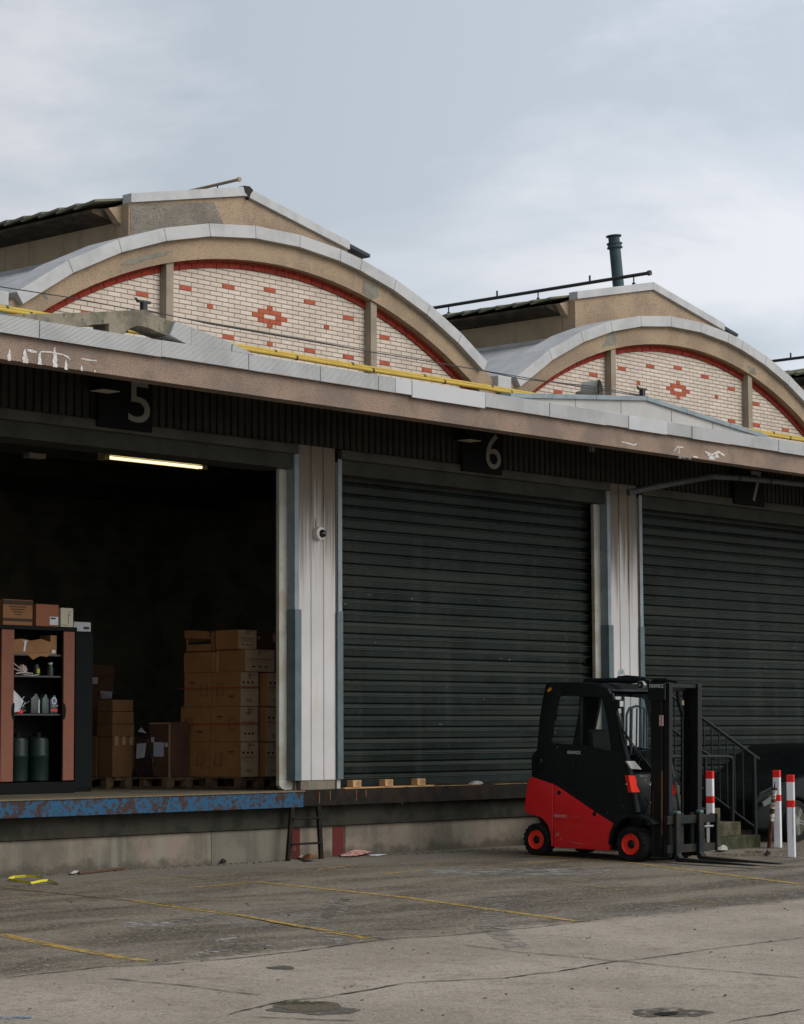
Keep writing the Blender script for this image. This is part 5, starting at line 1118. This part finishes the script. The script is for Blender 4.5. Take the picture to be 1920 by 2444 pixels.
# wheels
def wheel(s, r, wd, yo, sgn, name):
    """tyre with rim; yo = outer face (local y), sgn = -1 near side"""
    yi = yo - sgn*wd; o = empty(name, parent=fk, loc=(0,0,0))
    def Yf(t): return yo + (yi-yo)*t
    c = (s, 0, r)
    MB().lathe([(r*.60, Yf(.05)), (r*.72, Yf(0)), (r*.90, Yf(.0)), (r*.98, Yf(.08)), (r, Yf(.2)), (r, Yf(.8)), (r*.97, Yf(.93)), (r*.9, Yf(1)), (r*.6, Yf(.95))], c, 'y', 48, cap=False).done('tyre', f_tyre, o, smooth=True)
    mb = MB()
    for k in range(20):
        a = 2*pi*k/20; m_ = Matrix.Translation((s, 0, r)) @ Matrix.Rotation(a, 4, 'Y'); y0_, y1_ = sorted((Yf(.03), Yf(.46))); mb.box(-.016, .016, y0_, y1_, r*.93, r*1.012, m_)
        m2 = Matrix.Translation((s, 0, r)) @ Matrix.Rotation(a+pi/20, 4, 'Y'); y0_, y1_ = sorted((Yf(.54), Yf(.97))); mb.box(-.016, .016, y0_, y1_, r*.93, r*1.012, m2)
    mb.done('tyre_tread', f_tyre, o)
    rr_ = r*.62
    MB().lathe([(rr_, Yf(.10)), (rr_*.93, Yf(-.02)), (rr_*.86, Yf(.03)), (rr_*.80, Yf(.22)), (rr_*.42, Yf(.24)), (rr_*.40, Yf(.30))], c, 'y', 40).done('rim', f_rim, o, smooth=True)
    mb = MB()
    for k in range(5):
        a = 2*pi*k/5+.3; mb.lathe([(rr_*.17, Yf(.20)), (rr_*.17, Yf(.26))], (s+rr_*.60*cos(a), 0, r+rr_*.60*sin(a)), 'y', 12)
    mb.lathe([(rr_*.42, Yf(.26)), (rr_*.42, Yf(.10)), (rr_*.25, Yf(.06)), (rr_*.2, Yf(.02))], c, 'y', 24)
    mb.done('hub', f_blk, o, smooth=True)
    mb = MB()
    for k in range(5):
        a = 2*pi*k/5+.93; mb.lathe([(rr_*.06, Yf(.2)), (rr_*.06, Yf(.12))], (s+rr_*.52*cos(a), 0, r+rr_*.52*sin(a)), 'y', 8)
    mb.done('wheel_bolts', f_chr if s > 1 else f_blk, o)
wheel(1.495, .222, .24, -.585, -1, 'front_wheel'); wheel(1.495, .222, .24, .585, 1, 'front_wheel')
wheel(-.036, .209, .17, -.575, -1, 'rear_wheel'); wheel(-.036, .209, .17, .575, 1, 'rear_wheel')
# lettering
textmesh('FENWICK', (.467, -.5545, 1.335), (1,0,0), (0,0,1), .215, .042, f_wht, 'maker_lettering', fk, bold=.004)
textmesh('FENWICK', (.252, -.5612, .512), (1,0,0), (0,0,1), .215, .036, mat('worn_white', (.50,.36,.34), .7), 'maker_lettering', fk, bold=.004)
a = LX(817, 145, -.461); c = LX(897, 126, -.461)
textmesh('FENWICK', (a[0], -.4615, a[1]-.004), (1,0,0), (0,0,1), c[0]-a[0], .046, f_wht, 'maker_lettering', fk, bold=.004)
MB().box(-.035, .035, -.556, -.554, -.018, .018, Matrix.Translation((.165, 0, 2.165)) @ Matrix.Rotation(rad(-35), 4, 'Y')).done('orange_sticker', mat('sticker_orange', (.62,.27,.02), .6), fk)
a = LX(876, 362, -.432); c = LX(898, 302, -.432)
st_ = MB().box(a[0], c[0], -.4335, -.4315, a[1], c[1]).done('warning_sticker', mat('sticker_cream', (.62,.50,.44), .6), fk)
mb = MB()
for j in range(5):
    z = a[1]+.015+(c[1]-a[1]-.03)*j/4; mb.lathe([(.012, -.4345), (.012, -.4337)], ((a[0]+c[0])/2+(.008 if j % 2 else -.006), 0, z), 'y', 10)
mb.done('warning_symbols', mat('warn_red', (.35,.04,.03), .6), st_)
# ================================================================== BOLLARDS, OLD POST
m_bw = mat('bollard_white', (.70,.70,.72), .55, (.6,.6,.6), 3, .5, spec=.4); m_br = mat('bollard_red', (.68,.02,.015), .5)
def bollard(bx, by, ytop, yb1, yb2, yb3, ang, wd, label, damage=False):
    """px base centre, px top y, px of red cap bottom / second band"""
    g0 = onG(bx, by); dist = (g0-CAMP).dot(_f)
    def zz(y): return onG(bx, by).z + (by-y)/FPX*dist
    o = empty('bollard', label, 'bollard', 'red and white bollards beside the steps', (g0.x, g0.y, g0.z), (0, 0, rad(ang)))
    H = zz(ytop)-g0.z; h = wd/2
    MB().box(-h, h, -h, h, 0, H).done('post', m_bw, o, bev=.012, seg=2)
    for a, c in ((yb1, ytop), (yb3, yb2)):
        z0, z1 = zz(a)-g0.z, zz(c)-g0.z
        MB().box(-h-.0015, h+.0015, -h-.0015, h+.0015, z0, z1+(.002 if c == ytop else 0)).done('red_band', m_br, o, bev=.012, seg=2)
    if damage:
        mb = MB(); mb.poly([(h-.02, -h-.0022, .62), (h-.012, -h-.0022, .63), (h-.008, -h-.0022, .35), (h-.018, -h-.0022, .30)]); mb.poly([(-h-.0022, -h+.018, .70), (-h-.0022, -h+.022, .70), (-h-.0022, -h+.024, .32), (-h-.0022, -h+.018, .28)]); mb.done('paint_chips', mat('chip_brown', (.30,.22,.17), .9), o)
    return o
bollard(1698, 2032, 1842, 1861, 1900, 1919, 20, .098, 'red and white square bollard closest to the forklift forks')
bollard(1858, 2024, 1840, 1858, 1897, 1914, 20, .10, 'red and white square bollard directly behind the leaning rusty post')
bollard(1891, 2047, 1851, 1869, 1910, 1929, 24, .098, 'red and white square bollard with chipped paint at the right photo edge', True)
g0 = onG(1837, 2025); dd = (g0-CAMP).dot(_f)
op = empty('rusty_post', 'old leaning brown and white striped post with broken rusty top beside the middle bollard', 'post')
tp = g0 + RT*(15/FPX*dd) + Vector((0, 0, 141/FPX*dd))
def lr(f): return g0.lerp(tp, f)
MB().tube([lr(-.02), lr(1)], .031, 14).done('post', mat('post_brown', (.055,.022,.012), .7, (.09,.045,.025), 10, .7), op, smooth=True)
for a, c in ((.455, .58), (.665, .765), (.83, .985)): MB().tube([lr(a), lr(c)], .0325, 14).done('white_band', mat('post_cream', (.50,.46,.37), .8, (.16,.08,.04), 14, .9, lo=.5, hi=.58), op, smooth=True)
MB().tube([lr(.98), lr(1.02)], .042, 10).tube([lr(1.0), lr(1.12)+Vector((0,0,0))], [.012, .006], 6).done('broken_top', mat('post_rust', (.05,.03,.02), .9), op)
# ================================================================== STEPS AND RAILINGS
stp = empty('concrete_steps', 'mossy concrete steps rising along the dock behind the forklift', 'steps')
m_step = mat('mossy_concrete', (0.105,0.088,0.055), .95, (0.035,0.034,0.016), 3, .95, bump=.008, bsc=20, streak=(.05,.055,.03), stsc=3)
m_stepd = mat('dark_mossy_concrete', (.06,.06,.035), .95, (.025,.03,.012), 4, .9, bump=.008, bsc=18)
for i, (xr, zt_2) in enumerate(((28.30, .125), (27.84, .325), (27.36, .525), (26.90, .715), (26.45, .855))):
    z0 = (-.3, .125, .325, .525, .715)[i]
    MB().box(26.1, xr, 18.62+.015*i, 19.5, z0+(.001 if i else 0), zt_2).done('step', m_stepd if i == 0 else m_step, stp, bev=.015)
MB().box(27.1, 28.95, 19.505, 20.85, -.3, .12).done('landing', m_step, stp, bev=.01)
MB().box(26.4, 27.09, 19.505, 20.88, .121, .855).done('upper_landing', m_step, stp)
l = [(onY(x, y, 19.9).x, onY(x, y, 19.9).z) for x, y in ((1735, 1929), (1776, 1928), (1777, 1948), (1795, 1966), (1795, 2003), (1735, 2003))]
MB().prism(l, 19.9, 20.05).done('cheek_wall', mat('cheek_render', (.24,.18,.14), .9, (.12,.10,.07), 3, .8), stp)
ra = empty('stair_railing', 'tall dark steel stair railing with vertical balusters sloping down to the right', 'railing')
m_rl = mat('rail_paint', (.008,.012,.013), .5, (.015,.018,.016), 8, .5)
YR = 19.0
hA, hB = onY(1640, 1688, YR), onY(1811, 1812, YR)
MB().tube([hA-(hB-hA)*.25, hA, hB], .026, 10).done('handrail', m_rl, ra, smooth=True)
pt = onY(1800, 1806, YR); MB().tube([(pt.x, YR, .06), (pt.x, YR, pt.z)], .032, 10).done('end_post', m_rl, ra, smooth=True)
lA, lB = onY(1669, 1876, YR), onY(1794, 1968, YR)
MB().tube([lA-(lB-lA)*.9, lB, (pt.x, YR, lB.z-.04)], .016, 8).done('lower_rail', m_rl, ra, smooth=True)
for i, px_ in enumerate((1596, 1612, 1629, 1646, 1664, 1681.5, 1699.5, 1717.6, 1735.3, 1753.7, 1773)):
    x = onY(px_, 1800, YR).x; f = (x-hA.x)/(hB.x-hA.x); zt2 = hA.z+(hB.z-hA.z)*f; f2 = (x-lA.x)/(lB.x-lA.x); zb = lA.z+(lB.z-lA.z)*f2
    MB().tube([(x, YR, zb), (x, YR, zt2)], .012, 8).done('baluster', m_rl, ra, smooth=True)
rb_ = empty('bent_railing', 'lower dark tube railing bent down at its right end, in front of the steps', 'railing')
Yb = 18.75
P_ = [onY(x, y, Yb) for x, y in ((1590, 1806), (1660, 1806), (1738, 1806), (1745, 1809), (1748, 1816), (1749, 1962))]
MB().tube(P_, .028, 10).done('bent_tube', m_rl, rb_, smooth=True)
P_ = [onY(x, y, Yb) for x, y in ((1580, 1722), (1655, 1778), (1707, 1811))]; MB().tube(P_, .022, 10).done('sloping_rail', m_rl, rb_, smooth=True)
for x in (1610, 1684): q = onY(x, 1806, Yb); MB().tube([(q.x, Yb, .32), (q.x, Yb, q.z)], .024, 8).done('rail_post', m_rl, rb_, smooth=True)
# ================================================================== CAR
car = empty('parked_car', 'black car at the right photo edge, nose towards the steps, half hidden by the bollards', 'car')
m_carb = mat('car_black', (.003,.0045,.0045), .42, (.008,.010,.010), 3, .5, spec=.16); m_cg = mat('car_glass', (.006,.008,.008), .1, spec=.6)
cx0, cy0, cg0 = 29.0, 18.95, -.05
body = [(.0,.20),(.02,.62),(.10,.74),(.35,.84),(.80,.93),(1.20,1.0),(1.55,1.25),(1.95,1.42),(2.9,1.44),(3.5,1.20),(4.1,1.0),(4.2,.6),(4.15,.22)]
wh = lambda x: None
arch1 = [(1.14+.0-.34*cos(a), .28+.36*sin(a)) for a in [pi*(1-i/10) for i in range(11)]]
prof = body + [(3.75,.2)] + [(3.38+.35*cos(a), .28+.36*sin(a)) for a in [pi*i/10 for i in range(11)]] + [(3.0,.2)] + [(1.5,.2)] + [(.80+.35*cos(a), .28+.36*sin(a)) for a in [pi*i/10 for i in range(11)]] + [(.42,.2)]
def taper(mb, yc):
    for v in mb.bm.verts:
        if v.co.z > .95+cg0: v.co.y = yc + (v.co.y-yc)*(1-.42*(v.co.z-.95-cg0))
        fx = v.co.x-cx0
        if fx < .5: v.co.y = yc + (v.co.y-yc)*(.72+.56*max(fx, 0))
mb = MB(); mb.prism([(cx0+a, cg0+b_) for a, b_ in prof], cy0, cy0+1.72); taper(mb, cy0+.86); mb.done('car_body', m_carb, car, bev=.04, seg=3, smooth=True)
MB().prism([(cx0+1.32, cg0+1.03),(cx0+1.62, cg0+1.25),(cx0+1.98, cg0+1.38),(cx0+2.85, cg0+1.38),(cx0+3.3, cg0+1.05)], cy0+.06, cy0+.08).done('side_window', m_cg, car)
for i, xw in enumerate((.80, 3.38)):
    for s_, yw in ((-1, cy0+.0), (1, cy0+1.72)):
        o = empty('wheel', parent=car); c = (cx0+xw, 0, cg0+.31)
        def Yc(t): return yw - s_*.20*t
        MB().lathe([(.20, Yc(.05)), (.26, Yc(0)), (.30, Yc(.06)), (.31, Yc(.2)), (.31, Yc(.95)), (.2, Yc(1))], c, 'y', 40, cap=False).done('tyre', f_tyre, o, smooth=True)
        MB().lathe([(.215, Yc(.04)), (.205, Yc(.0)), (.20, Yc(.1)), (.195, Yc(.4))], c, 'y', 40).done('rim', mat('alloy_dull', (.07,.07,.05), .35, metal=.6), o, smooth=True)
        mb = MB()
        for k in range(5):
            a = 2*pi*k/5+.5; m_ = Matrix.Translation((c[0], 0, c[2])) @ Matrix.Rotation(a, 4, 'Y'); y0_, y1_ = sorted((Yc(.03), Yc(.14)))
            mb.box(-.028, -.010, y0_, y1_, .03, .20, m_); mb.box(.010, .028, y0_, y1_, .03, .20, m_)
        mb.lathe([(.055, Yc(.02)), (.055, Yc(.2))], c, 'y', 20); mb.done('spokes', mat('alloy_light', (.22,.22,.21), .35, metal=.4), o, smooth=False)
MB().prism([(cx0+.03, cg0+.60), (cx0+.30, cg0+.70), (cx0+.30, cg0+.60), (cx0+.05, cg0+.54)], cy0+.10, cy0+.13).done('headlight', mat('lamp_dark', (.10,.11,.11), .15), car)
# ================================================================== LITTER ON THE GROUND
def gp(x, y, dz=.0): p = onG(x, y); return Vector((p.x, p.y, p.z+dz))
ys_ = MB()
m_ystrap = mat('yellow_strap', (.62,.55,.04), .5, (.5,.42,.03), 9, .5)
def strap(mb, pts, wd):
    A_, B_ = [], []
    for i, (x, y, h) in enumerate(pts): p = gp(x, y, h); A_.append(p+Vector((0, 0, wd/2))); B_.append(p+Vector((.012, -.012, -wd/2+.002)))
    mb.quadstrip(A_, B_)
strap(ys_, [(20,2103,.02),(32,2101,.035),(60,2101,.045),(85,2102,.045),(100,2104,.04)], .028); strap(ys_, [(20,2104,.02),(40,2107,.015),(70,2109,.012)], .028); strap(ys_, [(72,2111,.012),(100,2107,.02),(115,2106,.02),(137,2113,.012)], .024)
ys_.done('yellow_strap', m_ystrap, None, label='loose bright yellow plastic strap looped on the ground at the left', cat='strap')
MB().tube([gp(188, 2089, .02), gp(240, 2083, .02), gp(312, 2074, .02)], .018, 6).done('wooden_stick', mat('stick_brown', (.10,.06,.04), .9), None, label='thin brown wooden stick lying along the foot of the dock wall', cat='stick')
def scrap(name, pts, m, label, cat, h=.03, seed=0):
    r_ = random.Random(seed); P_ = [gp(x, y, .006+(r_.uniform(.2, 1)*h)) for x, y in pts]; c = sum(P_, Vector())/len(P_)+Vector((0, 0, h)); mb = MB()
    for a, b_ in zip(P_, P_[1:]+P_[:1]): mb.bm.faces.new([mb.bm.verts.new(v) for v in (a, b_, c)])
    return mb.done(name, m, None, label=label, cat=cat)
m_pl = mat('plastic_white', (.50,.50,.48), .5, (.3,.3,.3), 20, .6); m_pr = mat('plastic_red_white', (.42,.12,.09), .6, (.5,.42,.38), 14, .9, lo=.48, hi=.54)
scrap('litter_paper', [(164,2087),(176,2084),(188,2083),(183,2087),(170,2090)], m_pl, 'small pale scrap at the left end of the wooden stick', 'litter', .02, 1)
scrap('litter_plastic', [(854,2032),(862,2029),(880,2031),(891,2029),(893,2033),(878,2040),(860,2038)], m_pl, 'crumpled pale plastic right of the red wall stripe', 'litter', .06, 2)
scrap('litter_plastic', [(806,2040),(830,2039),(852,2041),(880,2037),(888,2041),(850,2047),(815,2047)], m_pr, 'red and white plastic wrapper right of the ladder', 'litter', .05, 3)
scrap('litter_paper', [(880,2042),(905,2040),(925,2041),(900,2045),(884,2044)], mat('paper_blue_white', (.55,.6,.68), .7), 'flat blue white sheet of paper beside the red wrapper', 'litter', .008, 4)
scrap('dry_leaves', [(721,2053),(730,2050),(742,2054),(752,2052),(757,2056),(740,2059),(726,2058)], mat('leaf_brown', (.20,.08,.03), .9, (.1,.05,.02), 20, .8), 'small heap of brown leaves at the foot of the ladder', 'leaves', .05, 5)
scrap('litter_bits', [(708,2050),(716,2046),(730,2049),(722,2052)], m_pl, 'pale bits of litter between the ladder rails', 'litter', .03, 6)
MB().tube([gp(712, 2049, .02), gp(790, 2045, .025), gp(850, 2040, .02)], .012, 6).done('grey_rod', mat('rod_grey', (.25,.25,.23), .8), None, label='thin grey rod lying along the wall behind the ladder foot', cat='rod')
scrap('black_rag', [(523,2061),(530,2057),(540,2058),(542,2062),(530,2064)], mat('rag_black', (.015,.015,.015), .9), 'small black rag on the ground below the blue dock edge', 'litter', .05, 7)
scrap('dark_debris', [(1826,2042),(1832,2036),(1839,2041),(1842,2044),(1830,2045)], mat('debris_dark', (.03,.022,.018), .9), 'small dark lump of debris on the ground between the bollards', 'litter', .04, 8)
scrap('litter_film', [(1708,2035),(1716,2029),(1730,2030),(1736,2026),(1738,2032),(1722,2036)], mat('film_pale', (.38,.39,.33), .5, (.22,.24,.16), 12, .7), 'pale greenish film scrap at the foot of the bollard by the forks', 'litter', .05, 9)
# leaves and grit along the foot of the wall and the steps
mb = MB(); r_ = random.Random(31); m_deb = mat('grit', (.12,.09,.06), .95, (.05,.035,.025), 12, .9)
def grit(x0, y0, x1, y1, n, sp=4):
    for k in range(n):
        f = r_.random(); p = gp(x0+(x1-x0)*f+r_.uniform(-sp, sp), y0+(y1-y0)*f+abs(r_.gauss(0, sp*.5)), .004); s_ = r_.uniform(.006, .022)
        a = r_.uniform(0, 6.28); u = Vector((cos(a), sin(a), r_.uniform(-.2, .6)))*s_; v = Vector((-sin(a), cos(a), r_.uniform(0, .6)))*s_*.6
        mb.bm.faces.new([mb.bm.verts.new(p+q) for q in (-u, v, u, -v+Vector((0,0,.002)))])
grit(0, 2095, 690, 2053, 420); grit(700, 2051, 1240, 2024, 260); grit(1780, 2032, 1840, 2032, 120, 6); grit(1700, 2038, 1920, 2040, 120, 6)
for k in range(160):
    x, y = r_.uniform(0, 1920), r_.uniform(2130, 2430); grit(x, y, x+6, y+1, 1, 2)
mb.done('grit_and_leaves', m_deb, None, label='scattered grit and dry leaf bits on the yard and along the wall', cat='debris', kind='stuff')
